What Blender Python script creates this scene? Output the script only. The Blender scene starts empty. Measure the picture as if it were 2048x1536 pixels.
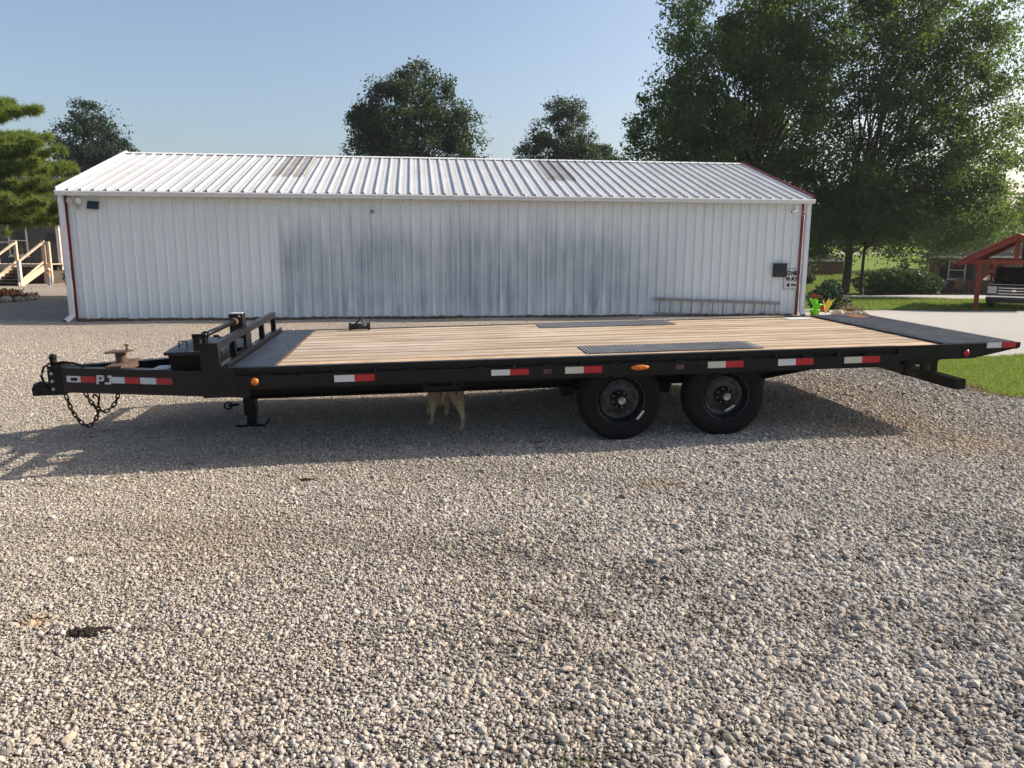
import bpy, math, random
import numpy as np
from mathutils import Vector, Matrix

random.seed(7)
RNG = np.random.default_rng(7)
S = bpy.context.scene
COL = S.collection

# ------------------------------------------------------------------ camera
cam_d = bpy.data.cameras.new("camera")
cam = bpy.data.objects.new("camera", cam_d)
COL.objects.link(cam)
S.camera = cam
cam_d.sensor_width = 36.0
cam_d.lens = 1511.4 / 2048 * 36.0
cam_d.clip_start = 0.05
cam_d.clip_end = 3000
PITCH, ROLL, CAM_H = 0.1804, 0.0038, 1.842
cam.matrix_world = (Matrix.Translation((0, 0, CAM_H))
                    @ Matrix.Rotation(math.pi / 2 - PITCH, 4, 'X')
                    @ Matrix.Rotation(ROLL, 4, 'Z'))

# ------------------------------------------------------------------ sky + sun
SUN_EL = math.radians(32.0)
SUN_AZ = math.radians(15.6)          # from +X towards +Y
sun_dir = Vector((math.cos(SUN_EL) * math.cos(SUN_AZ), math.cos(SUN_EL) * math.sin(SUN_AZ), math.sin(SUN_EL)))
world = bpy.data.worlds.new("World")
S.world = world
world.use_nodes = True
wn = world.node_tree
wn.nodes.clear()
sky = wn.nodes.new("ShaderNodeTexSky")
sky.sky_type = 'NISHITA'
sky.sun_disc = False
sky.sun_elevation = SUN_EL
sky.sun_rotation = math.pi / 2 - SUN_AZ
sky.altitude = 200
sky.air_density = 1.0
sky.dust_density = 3.6
sky.ozone_density = 1.2
bg = wn.nodes.new("ShaderNodeBackground")
bg.inputs[1].default_value = 0.122
wo = wn.nodes.new("ShaderNodeOutputWorld")
wn.links.new(sky.outputs[0], bg.inputs[0])
wn.links.new(bg.outputs[0], wo.inputs[0])

sun_d = bpy.data.lights.new("sun", 'SUN')
sun_d.energy = 4.8
sun_d.angle = math.radians(0.55)
sun_d.color = (1.0, 0.90, 0.77)
sun = bpy.data.objects.new("sun", sun_d)
COL.objects.link(sun)
sun.rotation_euler = sun_dir.to_track_quat('Z', 'Y').to_euler()
sun.location = (20, 6, 30)

S.view_settings.view_transform = 'Standard'
S.view_settings.look = 'None'
S.view_settings.exposure = 0.6
S.view_settings.gamma = 1.0
S.view_settings.use_curve_mapping = False
S.cycles.max_bounces = 6
S.cycles.transparent_max_bounces = 8


# ------------------------------------------------------------------ terrain
def sstep(a, b, x):
    t = np.clip((np.asarray(x, dtype=float) - a) / (b - a), 0, 1)
    return t * t * (3 - 2 * t)


def G(x, y):
    x = np.asarray(x, dtype=float)
    y = np.asarray(y, dtype=float)
    near = 0.0176 * np.clip(x, -9, 12) + 0.0169 * np.clip(y, -5, 10)
    right = np.interp(y, [0, 20, 31, 42, 50, 60, 90, 140, 600], [.1, -.07, -.68, -.9, -1.15, -.9, 1.2, 2.2, 2.2])
    left = np.interp(y, [0, 20, 34, 600], [-.1, -.12, 0, .5])
    wr = sstep(6, 13, x)
    far = left * (1 - wr) + right * wr
    t = sstep(10, 18, y)
    und = 0.006 * np.sin(x * 1.3 + 0.7 * y) + 0.005 * np.sin(0.9 * y - 1.7 * x + 1.0)
    return near * (1 - t) + far * t + und


def gz(x, y):
    return float(G(x, y))


# ------------------------------------------------------------------ materials
MATS = {}


class N:
    """small node-tree helper"""
    def __init__(self, name):
        self.m = bpy.data.materials.new(name)
        self.m.use_nodes = True
        self.t = self.m.node_tree
        self.t.nodes.clear()
        self.out = self.t.nodes.new("ShaderNodeOutputMaterial")
        self.bsdf = self.t.nodes.new("ShaderNodeBsdfPrincipled")
        self.t.links.new(self.bsdf.outputs[0], self.out.inputs[0])
        MATS[name] = self.m

    def n(self, typ, **kw):
        nd = self.t.nodes.new("ShaderNode" + typ)
        for k, v in kw.items():
            setattr(nd, k, v)
        return nd

    def l(self, a, b):
        self.t.links.new(a, b)

    def coords(self, kind='Object', scale=(1, 1, 1)):
        if kind == 'World':
            src = self.n("NewGeometry").outputs['Position']
        else:
            src = self.n("TexCoord").outputs[kind]
        mp = self.n("Mapping")
        mp.inputs['Scale'].default_value = scale
        self.l(src, mp.inputs['Vector'])
        return mp.outputs[0]

    def noise(self, vec, scale=5, detail=4, rough=.6, lo=.3, hi=.7):
        nz = self.n("TexNoise")
        nz.inputs['Scale'].default_value = scale
        nz.inputs['Detail'].default_value = detail
        nz.inputs['Roughness'].default_value = rough
        self.l(vec, nz.inputs['Vector'])
        mr = self.n("MapRange")
        mr.inputs['From Min'].default_value = lo
        mr.inputs['From Max'].default_value = hi
        self.l(nz.outputs['Fac'], mr.inputs['Value'])
        return mr.outputs[0]

    def mix(self, fac, a, b, blend='MIX'):
        mx = self.n("Mix", data_type='RGBA', blend_type=blend)
        for sock, v in ((mx.inputs['Factor'], fac), (mx.inputs[6], a), (mx.inputs[7], b)):
            if isinstance(v, (int, float)):
                sock.default_value = v
            elif isinstance(v, tuple):
                sock.default_value = (*v[:3], 1)
            else:
                self.l(v, sock)
        return mx.outputs[2]

    def math(self, op, a, b=0.0):
        md = self.n("Math", operation=op)
        for i, v in enumerate((a, b)):
            if isinstance(v, (int, float)):
                md.inputs[i].default_value = v
            else:
                self.l(v, md.inputs[i])
        return md.outputs[0]

    def ramp(self, fac, stops):
        r = self.n("ValToRGB")
        els = r.color_ramp.elements
        while len(els) < len(stops):
            els.new(0.5)
        for e, (p, c) in zip(els, stops):
            e.position = p
            e.color = (*c, 1)
        self.l(fac, r.inputs[0])
        return r.outputs[0]

    def col(self, c):
        if isinstance(c, tuple):
            self.bsdf.inputs['Base Color'].default_value = (*c, 1)
        else:
            self.l(c, self.bsdf.inputs['Base Color'])

    def set(self, **kw):
        for k, v in kw.items():
            s = self.bsdf.inputs[{'rough': 'Roughness', 'metal': 'Metallic', 'spec': 'Specular IOR Level',
                                  'coat': 'Coat Weight', 'trans': 'Transmission Weight', 'alpha': 'Alpha'}[k]]
            if isinstance(v, (int, float)):
                s.default_value = v
            else:
                self.l(v, s)

    def bump(self, h, strength=.3, dist=.01):
        b = self.n("Bump")
        b.inputs['Strength'].default_value = strength
        b.inputs['Distance'].default_value = dist
        self.l(h, b.inputs['Height'])
        self.l(b.outputs[0], self.bsdf.inputs['Normal'])


def plain(name, c, rough=.6, metal=0.0, spec=.4, var=.18, vs=6.0, bump=.0, bs=60, dirt=None, dirt_amt=.5, kind='World'):
    """painted / generic surface with tone variation and optional dirt colour"""
    m = N(name)
    v = m.coords(kind)
    f = m.noise(v, vs, 5, .65)
    lo = tuple(x * (1 - var) for x in c)
    hi = tuple(min(1, x * (1 + var)) for x in c)
    colr = m.mix(f, lo, hi)
    if dirt:
        d = m.noise(v, vs * 2.3, 6, .7, .5, .75)
        colr = m.mix(m.math('MULTIPLY', d, dirt_amt), colr, dirt)
    m.col(colr)
    rr = m.n("MapRange")
    rr.inputs['To Min'].default_value = max(0.03, rough - .1)
    rr.inputs['To Max'].default_value = min(1, rough + .12)
    m.l(m.noise(v, vs * 3, 3), rr.inputs['Value'])
    m.set(metal=metal, spec=spec, rough=rr.outputs[0])
    if bump:
        m.bump(m.noise(v, bs, 3, .6, 0, 1), bump, .01)
    return m.m


plain('black_paint', (.0045, .005, .0062), .36, 0, .3, .3, 4, .05, 40, (.016, .016, .016), .3)
plain('black_steel', (.005, .005, .006), .5, 0, .28, .3, 5, .05, 40)
plain('dark_frame', (.006, .006, .007), .7, 0, .2, .3, 5)
plain('front_plate', (.012, .015, .024), .42, 0, .35, .45, 6, .08, 30, (.05, .055, .065), .35)
plain('rust', (.22, .085, .03), .85, 0, .2, .4, 14, .3, 60, (.07, .03, .015), .7)
plain('rusty_steel', (.10, .065, .05), .75, 0, .3, .4, 14, .2, 60, (.2, .08, .03), .7)
plain('chain_steel', (.05, .035, .022), .7, .3, .3, .4, 40, 0, 60, (.15, .06, .02), .6)
plain('rubber', (.0065, .0065, .007), .8, 0, .22, .25, 12, .15, 80, (.02, .018, .016), .4)
plain('rim_black', (.008, .0083, .009), .26, 0, .5, .15, 8)
plain('hub_metal', (.35, .35, .34), .35, .9, .5, .2, 40)
plain('tape_white', (.62, .63, .63), .4, 0, .5, .08, 30)
plain('tape_yellowed', (.58, .55, .44), .4, 0, .5, .08, 30)
plain('tape_red', (.45, .012, .018), .4, 0, .5, .1, 30)
plain('amber_lens', (.65, .17, .01), .2, 0, .6, .2, 30)
plain('red_lens', (.35, .008, .012), .2, 0, .6, .2, 30)
plain('tread_plate', (.15, .15, .15), .5, .2, .5, .35, 5, .1, 60, (.19, .175, .155), .6)
plain('white_label', (.55, .55, .53), .5, 0, .4, .15, 40)
plain('letter_silver', (.55, .56, .57), .35, .2, .5, .05, 30)
plain('ladder_alu', (.26, .265, .27), .42, .6, .5, .15, 8, 0, 60, (.2, .19, .18), .5)
plain('trim_red', (.16, .018, .028), .45, 0, .4, .15, 6)
plain('gutter_white', (.68, .69, .70), .4, 0, .5, .06, 3, 0, 60, (.45, .43, .4), .35)
plain('sign_white', (.62, .62, .6), .45, 0, .4, .06, 9, 0, 60, (.45, .42, .36), .4)
plain('sign_black', (.01, .01, .011), .5)
plain('plastic_black', (.015, .016, .018), .4, 0, .5, .2, 20)
plain('panel_glass_dark', (.012, .016, .03), .15, 0, .6, .2, 20)
plain('plastic_cream', (.55, .5, .38), .5)
plain('plastic_white', (.72, .72, .7), .4)
plain('fur', (.46, .37, .26), .95, 0, .1, .35, 30, .5, 160, (.6, .5, .36), .5)
plain('fur_dark', (.12, .07, .035), .95, 0, .1, .35, 30, .5, 160)
plain('timber_red', (.23, .045, .025), .7, 0, .3, .3, 5, .2, 40)
plain('timber_cream', (.55, .43, .30), .7, 0, .3, .2, 5, .2, 40, (.35, .24, .15), .4)
plain('timber_white', (.62, .58, .52), .65, 0, .3, .1, 5)
plain('timber_dark', (.07, .055, .045), .8, 0, .3, .3, 5)
plain('metal_roof_red', (.33, .07, .07), .4, 0, .5, .15, 3)
plain('siding_red', (.14, .014, .02), .6, 0, .3, .15, 5)
plain('siding_grey', (.075, .07, .07), .6, 0, .3, .15, 5)
plain('glass_dark', (.015, .018, .02), .08, 0, .8, .2, 3)
plain('shutter_dark', (.012, .014, .016), .6)
plain('truck_black', (.012, .013, .015), .22, 0, .6, .2, 3)
plain('truck_silver', (.40, .41, .42), .25, .6, .6, .15, 4)
plain('chrome', (.75, .75, .74), .12, 1, .6, .1, 9)
plain('headlight', (.7, .66, .55), .1, 0, .8, .2, 9)
plain('concrete', (.42, .40, .37), .85, 0, .2, .15, 3, .2, 60)
plain('statue_white', (.55, .52, .48), .6, 0, .3, .15, 20)
plain('statue_pink', (.5, .26, .22), .6, 0, .3, .15, 20)
plain('statue_blue', (.22, .27, .36), .6, 0, .3, .2, 20)
plain('field_stone', (.38, .31, .24), .85, 0, .2, .3, 9, .4, 30)
plain('lime_green', (.22, .72, .03), .4, 0, .5, .12, 12)
plain('flower_red', (.55, .03, .03), .6, 0, .3, .3, 30)
plain('flower_orange', (.5, .16, .03), .7, 0, .3, .4, 30)
plain('leaf_yellow', (.55, .45, .06), .6, 0, .3, .2, 20)
plain('dry_leaf', (.24, .16, .10), .85, 0, .2, .4, 20)
plain('dung', (.035, .028, .02), .9, 0, .2, .4, 40, .6, 80)
plain('blue_plastic', (.09, .24, .38), .45)
plain('brown_wood', (.20, .12, .07), .7)
plain('soil', (.10, .07, .05), .95, 0, .1, .4, 10, .4, 60)


def mat_ground():
    m = N('gravel_ground')
    v = m.coords('World')
    vo = m.n("TexVoronoi")
    vo.inputs['Scale'].default_value = 44
    m.l(v, vo.inputs['Vector'])
    sep = m.n("SeparateColor")
    m.l(vo.outputs['Color'], sep.inputs[0])
    stone = m.ramp(sep.outputs[0], [(0, (.26, .225, .185)), (.25, (.42, .375, .32)), (.55, (.52, .47, .41)), (.8, (.60, .55, .49)), (1, (.70, .66, .61))])
    dist = m.n("MapRange")
    dist.inputs['From Min'].default_value = .15
    dist.inputs['From Max'].default_value = .75
    dist.inputs['To Min'].default_value = 1
    dist.inputs['To Max'].default_value = 0
    m.l(vo.outputs['Distance'], dist.inputs['Value'])
    c = m.mix(m.math('SUBTRACT', 1.0, m.math('MULTIPLY', dist.outputs[0], .9)), stone, (.20, .17, .14))
    big = m.noise(v, .35, 4, .6, .42, .68)
    c = m.mix(m.math('MULTIPLY', big, .45), c, (.46, .35, .25))
    med = m.noise(v, 1.6, 5, .7, .55, .75)
    c = m.mix(m.math('MULTIPLY', med, .3), c, (.21, .17, .135))
    # packed dark fines under the loose stone where the yard is driven on most
    sy = m.n("SeparateXYZ")
    m.l(m.n("NewGeometry").outputs['Position'], sy.inputs[0])
    mr = m.n("MapRange", interpolation_type='SMOOTHSTEP')
    mr.inputs['From Min'].default_value = 4.6
    mr.inputs['From Max'].default_value = 8.5
    mr.inputs['To Min'].default_value = .75
    mr.inputs['To Max'].default_value = 0
    m.l(m.math('SUBTRACT', sy.outputs[1], m.math('MULTIPLY', sy.outputs[0], .9)), mr.inputs['Value'])
    c = m.mix(mr.outputs[0], c, (.11, .09, .07))
    m.col(c)
    m.set(rough=.9, spec=.15)
    m.bump(m.math('ADD', dist.outputs[0], m.noise(v, 140, 2, .6, 0, 1)), .75, .014)


mat_ground()


def mat_drive():
    m = N('pale_drive')
    v = m.coords('World')
    c = m.mix(m.noise(v, 60, 4, .7, .3, .7), (.30, .285, .265), (.47, .45, .425))
    c = m.mix(m.math('MULTIPLY', m.noise(v, .6, 4), .4), c, (.35, .32, .285))
    m.col(c)
    m.set(rough=.95, spec=.1)
    m.bump(m.noise(v, 80, 3, .7, 0, 1), .5, .01)


mat_drive()


def mat_stone():
    m = N('stone')
    oi = m.n("ObjectInfo")
    c = m.ramp(oi.outputs['Random'], [(0, (.11, .095, .08)), (.08, (.21, .185, .152)), (.22, (.37, .328, .275)), (.45, (.48, .428, .368)), (.60, (.45, .355, .26)), (.72, (.53, .478, .42)), (.86, (.40, .395, .37)), (.95, (.55, .50, .44)), (1, (.69, .64, .57))])
    v = m.coords('Object')
    c = m.mix(m.math('MULTIPLY', m.noise(v, 3, 4), .5), c, (.30, .26, .215))
    g = m.coords('World')
    big = m.noise(g, .45, 4, .6, .46, .66)
    c = m.mix(m.math('MULTIPLY', big, .35), c, (.40, .32, .235))
    at = m.n('Attribute', attribute_type='INSTANCER', attribute_name='stint')
    sp_ = m.n('SeparateXYZ')
    m.l(at.outputs['Vector'], sp_.inputs[0])
    c = m.mix(m.math('MULTIPLY', sp_.outputs[2], .42), c, (.30, .295, .275))
    c = m.mix(sp_.outputs[1], c, (.36, .23, .10))
    c = m.mix(m.math('MULTIPLY', sp_.outputs[0], .92), c, (.05, .042, .034))
    m.col(c)
    m.set(rough=.85, spec=.25)


mat_stone()


def mat_deck():
    m = N('deck_wood')
    oi = m.n("ObjectInfo")
    tc = m.n("TexCoord")
    cmb = m.n("CombineXYZ")
    m.l(m.math('MULTIPLY', oi.outputs['Random'], 37.0), cmb.inputs[0])
    m.l(m.math('MULTIPLY', oi.outputs['Random'], 91.0), cmb.inputs[1])
    add = m.n("VectorMath", operation='ADD')
    m.l(tc.outputs['Object'], add.inputs[0])
    m.l(cmb.outputs[0], add.inputs[1])

    def vec(s):
        mp = m.n("Mapping")
        mp.inputs['Scale'].default_value = s
        m.l(add.outputs[0], mp.inputs[0])
        return mp.outputs[0]
    so = m.n('SeparateXYZ')
    m.l(tc.outputs['Object'], so.inputs[0])
    base = m.ramp(oi.outputs['Random'], [(0, (.42, .33, .215)), (.3, (.55, .455, .355)), (.5, (.47, .40, .33)), (.7, (.50, .395, .25)), (.85, (.57, .48, .39)), (1, (.45, .36, .27))])
    grain = m.noise(vec((1.2, 34, 34)), 3, 6, .7, .35, .7)
    c = m.mix(m.math('MULTIPLY', grain, .55), base, (.27, .19, .115))
    weather = m.noise(vec((.35, 3, 3)), 2, 5, .65, .36, .64)
    c = m.mix(m.math('MULTIPLY', weather, .6), c, (.52, .455, .395))
    stain = m.noise(vec((.55, 10, 10)), 2.2, 6, .74, .51, .70)
    c = m.mix(m.math('MULTIPLY', stain, .85), c, (.15, .095, .055))
    crack = m.noise(vec((.8, 48, 48)), 2.0, 3, .6, .60, .68)
    c = m.mix(m.math('MULTIPLY', crack, .8), c, (.06, .04, .03))
    gp = m.n('Mapping', vector_type='TEXTURE')
    gp.inputs['Location'].default_value = (-1.9625, 6.2214, 0)
    gp.inputs['Rotation'].default_value = (0, 0, .1163)
    m.l(m.n('NewGeometry').outputs['Position'], gp.inputs[0])
    g2 = m.n('Mapping')
    g2.inputs['Scale'].default_value = (.45, 3.2, 0)
    m.l(gp.outputs[0], g2.inputs[0])
    worn = m.noise(g2.outputs[0], 1.3, 7, .72, .47, .60)
    c = m.mix(m.math('MULTIPLY', worn, .62), c, (.19, .12, .065))
    gs = m.n('SeparateXYZ')
    m.l(gp.outputs[0], gs.inputs[0])
    gr = m.n('MapRange', interpolation_type='SMOOTHSTEP')
    gr.inputs['From Min'].default_value = 1.5
    gr.inputs['From Max'].default_value = 5.0
    m.l(gs.outputs[0], gr.inputs['Value'])
    c = m.mix(m.math('MULTIPLY', gr.outputs[0], .5), c, m.mix(1.0, c, (1.05, .95, .74), 'MULTIPLY'))
    ed = m.n('MapRange')
    ed.inputs['From Min'].default_value = .068
    ed.inputs['From Max'].default_value = .086
    m.l(m.math('ABSOLUTE', so.outputs[1]), ed.inputs['Value'])
    edge = m.math('MULTIPLY', ed.outputs[0], m.noise(vec((.6, .2, .2)), 3, 4, .6, .25, .6))
    c = m.mix(m.math('MULTIPLY', edge, .8), c, (.10, .065, .04))
    m.col(c)
    m.set(rough=.8, spec=.25)
    m.bump(m.math('SUBTRACT', grain, crack), .35, .006)


mat_deck()
plain('deck_edge_board', (.45, .325, .21), .75, 0, .3, .25, 3, .2, 40, (.25, .13, .06), .5)


def mat_siding(name, base, worn):
    m = N(name)
    v = m.coords('World')
    c = m.mix(m.noise(v, .6, 3), tuple(x * .95 for x in base), base)
    streak = m.noise(m.coords('World', (6, 6, .25)), 3.0, 5, .7, .5, .8)
    c = m.mix(m.math('MULTIPLY', streak, .22), c, (.46, .46, .44))
    if worn:
        # chalked paint: a continuous band of vertical streaks on the older sheets of the long wall
        def wall_vec(sc):
            mp = m.n("Mapping", vector_type='TEXTURE')
            mp.inputs['Location'].default_value = (-11.403, 19.774, 0)
            mp.inputs['Rotation'].default_value = (0, 0, 0.125)
            m.l(m.n("NewGeometry").outputs['Position'], mp.inputs['Vector'])
            m2 = m.n("Mapping")
            m2.inputs['Scale'].default_value = sc
            m.l(mp.outputs[0], m2.inputs['Vector'])
            return m2.outputs[0]
        sep = m.n("SeparateXYZ")
        m.l(wall_vec((1, 1, 1)), sep.inputs[0])

        def band(sock, a, b, c_, d):
            r1 = m.n("MapRange", interpolation_type='SMOOTHSTEP')
            r1.inputs['From Min'].default_value = a
            r1.inputs['From Max'].default_value = b
            m.l(sock, r1.inputs['Value'])
            r2 = m.n("MapRange", interpolation_type='SMOOTHSTEP')
            r2.inputs['From Min'].default_value = c_
            r2.inputs['From Max'].default_value = d
            r2.inputs['To Min'].default_value = 1
            r2.inputs['To Max'].default_value = 0
            m.l(sock, r2.inputs['Value'])
            return m.math('MULTIPLY', r1.outputs[0], r2.outputs[0])
        blot = m.noise(wall_vec((.75, 0, .55)), 1.1, 5, .62, .30, .62)
        streak2 = m.noise(wall_vec((11, 0, .16)), 1.6, 5, .7, .36, .66)
        wide = m.noise(wall_vec((3.2, 0, .12)), 1.3, 3, .6, .35, .62)
        top = m.math('ADD', sep.outputs[2], m.math('MULTIPLY', wide, .7))
        mask = m.math('MULTIPLY', band(sep.outputs[0], 5.15, 5.35, 13.6, 17.2), band(top, .15, .9, 2.0, 3.2))
        f = m.math('MULTIPLY', mask, m.math('ADD', .16, m.math('MULTIPLY', m.math('ADD', .35, m.math('MULTIPLY', blot, .65)), m.math('ADD', .12, m.math('ADD', m.math('MULTIPLY', streak2, .55), m.math('MULTIPLY', wide, .4))))))
        c = m.mix(m.math('MULTIPLY', f, .95), c, (.26, .31, .375))
    m.col(c)
    m.set(rough=.42, spec=.45)


mat_siding('siding_white', (.77, .805, .81), True)
mat_siding('siding_plain', (.68, .69, .70), False)
plain('seam_grime', (.30, .34, .40), .6, 0, .4, .3, 3)


def mat_roof():
    m = N('roof_steel')
    c = m.mix(m.noise(m.coords('World', (1, .3, 1)), 1.5, 5), (.53, .525, .51), (.64, .635, .62))
    st = m.noise(m.coords('World', (12, 1.0, 1)), 2, 5, .7, .5, .75)
    c = m.mix(m.math('MULTIPLY', st, .35), c, (.45, .42, .38))
    m.col(c)
    m.set(rough=.38, spec=.5, metal=.15)


mat_roof()
plain('skylight', (.30, .29, .275), .45, 0, .4, .25, 2, 0, 60, (.2, .18, .16), .6)


def mat_leaf(name, lo, hi, trans, tw=.35):
    m = N(name)
    g = m.n("NewGeometry")
    c = m.mix(g.outputs['Random Per Island'], lo, hi)
    c = m.mix(m.math('MULTIPLY', m.noise(m.coords('World'), .5, 3), .35), c, tuple(x * .7 for x in lo))
    m.col(c)
    m.set(rough=.55, spec=.3)
    tr = m.n("BsdfTranslucent")
    tr.inputs[0].default_value = (*trans, 1)
    mx = m.n("MixShader")
    mx.inputs[0].default_value = tw
    m.l(m.bsdf.outputs[0], mx.inputs[1])
    m.l(tr.outputs[0], mx.inputs[2])
    m.l(mx.outputs[0], m.out.inputs[0])


mat_leaf('leaf_maple', (.026, .054, .018), (.066, .112, .030), (.16, .25, .04), .40)
mat_leaf('leaf_oak', (.016, .034, .014), (.038, .066, .024), (.06, .10, .02), .26)
mat_leaf('leaf_dark', (.014, .034, .022), (.034, .062, .034), (.05, .09, .03), .22)
mat_leaf('needle_pine', (.075, .125, .03), (.19, .24, .05), (.26, .33, .05), .4)
mat_leaf('needle_spruce', (.018, .038, .03), (.035, .062, .045), (.03, .06, .03), .15)
mat_leaf('leaf_hedge', (.022, .05, .012), (.05, .09, .02), (.08, .13, .02), .25)
mat_leaf('grass_blade', (.10, .16, .025), (.21, .27, .05), (.24, .32, .04), .35)
mat_leaf('dry_grass', (.22, .14, .06), (.34, .24, .11), (.2, .14, .05), .2)


def mat_lawn():
    m = N('lawn')
    v = m.coords('World')
    c = m.mix(m.noise(v, 9, 5, .7), (.09, .15, .022), (.17, .23, .04))
    c = m.mix(m.noise(v, .5, 4), c, (.15, .21, .03))
    m.col(c)
    m.set(rough=.9, spec=.1)
    m.bump(m.noise(v, 70, 4, .7, 0, 1), .9, .03)


mat_lawn()


def mat_bark():
    m = N('bark')
    v = m.coords('Object', (6, 6, 1.2))
    f = m.noise(v, 3, 6, .7)
    m.col(m.mix(f, (.03, .024, .018), (.10, .08, .062)))
    m.set(rough=.95, spec=.1)
    m.bump(f, .8, .04)


mat_bark()


def mat_brick():
    m = N('brick')
    v = m.coords('Object')
    sep = m.n("SeparateXYZ")
    m.l(v, sep.inputs[0])
    cmb = m.n("CombineXYZ")
    m.l(m.math('ADD', sep.outputs[0], sep.outputs[1]), cmb.inputs[0])
    m.l(sep.outputs[2], cmb.inputs[1])
    b = m.n("TexBrick")
    b.inputs['Color1'].default_value = (.15, .055, .035, 1)
    b.inputs['Color2'].default_value = (.22, .09, .055, 1)
    b.inputs['Mortar'].default_value = (.26, .22, .19, 1)
    b.inputs['Scale'].default_value = 4.2
    b.inputs['Mortar Size'].default_value = .018
    m.l(cmb.outputs[0], b.inputs['Vector'])
    m.col(m.mix(m.math('MULTIPLY', m.noise(v, 2, 4), .35), b.outputs[0], (.10, .045, .03)))
    m.set(rough=.9, spec=.15)


mat_brick()
plain('shingle', (.045, .044, .045), .95, 0, .05, .3, 4, .4, 30)


# ------------------------------------------------------------------ mesh builder
class MB:
    def __init__(self):
        self.v, self.f = [], []

    def add(self, vs, fs):
        o = len(self.v)
        self.v += [tuple(p) for p in vs]
        self.f += [tuple(i + o for i in f) for f in fs]
        return self

    def box(self, x0, x1, y0, y1, z0, z1):
        vs = [(x, y, z) for x in (x0, x1) for y in (y0, y1) for z in (z0, z1)]
        return self.add(vs, [(0, 1, 3, 2), (4, 6, 7, 5), (0, 4, 5, 1), (2, 3, 7, 6), (0, 2, 6, 4), (1, 5, 7, 3)])

    def bar(self, p0, p1, w, h, up=(0, 0, 1), off=(0, 0)):
        """box of cross-section w (sideways) x h (up) from p0 to p1"""
        p0, p1, up = Vector(p0), Vector(p1), Vector(up)
        d = (p1 - p0).normalized()
        s = d.cross(up).normalized()
        t = s.cross(d).normalized()
        vs = []
        for p in (p0, p1):
            for a, b in ((-1, -1), (1, -1), (1, 1), (-1, 1)):
                vs.append(p + s * (a * w / 2 + off[0]) + t * (b * h / 2 + off[1]))
        return self.add(vs, [(3, 2, 1, 0), (4, 5, 6, 7), (0, 1, 5, 4), (1, 2, 6, 5), (2, 3, 7, 6), (3, 0, 4, 7)])

    def tube(self, pts, rad, n=8, caps=True, closed=False):
        pts = [Vector(p) for p in pts]
        if not hasattr(rad, '__len__'):
            rad = [rad] * len(pts)
        vs, fs = [], []
        ref = None
        m = len(pts)
        for i, p in enumerate(pts):
            a = pts[(i - 1) % m] if closed else pts[max(i - 1, 0)]
            b = pts[(i + 1) % m] if closed else pts[min(i + 1, m - 1)]
            d = (b - a).normalized()
            if ref is None:
                ref = Vector((0, 0, 1)) if abs(d.z) < .9 else Vector((1, 0, 0))
            s = d.cross(ref).normalized()
            t = s.cross(d).normalized()
            ref = t
            for k in range(n):
                an = 2 * math.pi * k / n
                vs.append(p + (s * math.cos(an) + t * math.sin(an)) * rad[i])
        for i in range(m if closed else m - 1):
            j = (i + 1) % m
            for k in range(n):
                k2 = (k + 1) % n
                fs.append((i * n + k, i * n + k2, j * n + k2, j * n + k))
        if caps and not closed:
            fs.append(tuple(range(n - 1, -1, -1)))
            fs.append(tuple((m - 1) * n + k for k in range(n)))
        return self.add(vs, fs)

    def lathe(self, prof, n=32, axis='Z', c=(0, 0, 0), close=False):
        """prof: (r, a) pairs; axis coordinate a"""
        vs, fs = [], []
        for r, a in prof:
            for k in range(n):
                t = 2 * math.pi * k / n
                x, y = r * math.cos(t), r * math.sin(t)
                q = (x, y, a) if axis == 'Z' else ((x, a, y) if axis == 'Y' else (a, x, y))
                vs.append((q[0] + c[0], q[1] + c[1], q[2] + c[2]))
        m = len(prof)
        for i in range(m if close else m - 1):
            j = (i + 1) % m
            for k in range(n):
                k2 = (k + 1) % n
                fs.append((i * n + k, i * n + k2, j * n + k2, j * n + k))
        return self.add(vs, fs)

    def prism(self, poly, axis, a0, a1):
        """poly in the two other axes, extruded along axis from a0 to a1"""
        n = len(poly)
        vs = []
        for a in (a0, a1):
            for p, q in poly:
                vs.append({'X': (a, p, q), 'Y': (p, a, q), 'Z': (p, q, a)}[axis])
        fs = [tuple(range(n - 1, -1, -1)), tuple(range(n, 2 * n))]
        for i in range(n):
            j = (i + 1) % n
            fs.append((i, j, n + j, n + i))
        return self.add(vs, fs)

    def blob(self, c, r, n=10, m=7, jit=0.0, rnd=random):
        r = (r, r, r) if not hasattr(r, '__len__') else r
        vs, fs = [], []
        for i in range(m + 1):
            ph = math.pi * i / m
            for k in range(n):
                th = 2 * math.pi * k / n
                j = 1 + rnd.uniform(-jit, jit)
                vs.append((c[0] + r[0] * j * math.sin(ph) * math.cos(th), c[1] + r[1] * j * math.sin(ph) * math.sin(th), c[2] + r[2] * j * math.cos(ph)))
        for i in range(m):
            for k in range(n):
                k2 = (k + 1) % n
                fs.append((i * n + k, (i + 1) * n + k, (i + 1) * n + k2, i * n + k2))
        return self.add(vs, fs)

    def mesh(self, name, mat, smooth=False):
        me = bpy.data.meshes.new(name)
        me.from_pydata(self.v, [], self.f)
        me.validate()
        if mat:
            me.materials.append(MATS[mat])
        if smooth:
            me.polygons.foreach_set('use_smooth', [True] * len(me.polygons))
        me.update()
        return me

    def build(self, name, mat, parent=None, loc=(0, 0, 0), smooth=False, bevel=0):
        o = bpy.data.objects.new(name, self.mesh(name, mat, smooth))
        COL.objects.link(o)
        o.location = loc
        o.parent = parent
        if bevel:
            b = o.modifiers.new('bevel', 'BEVEL')
            b.width = bevel
            b.segments = 2
            b.limit_method = 'ANGLE'
        return o


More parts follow.
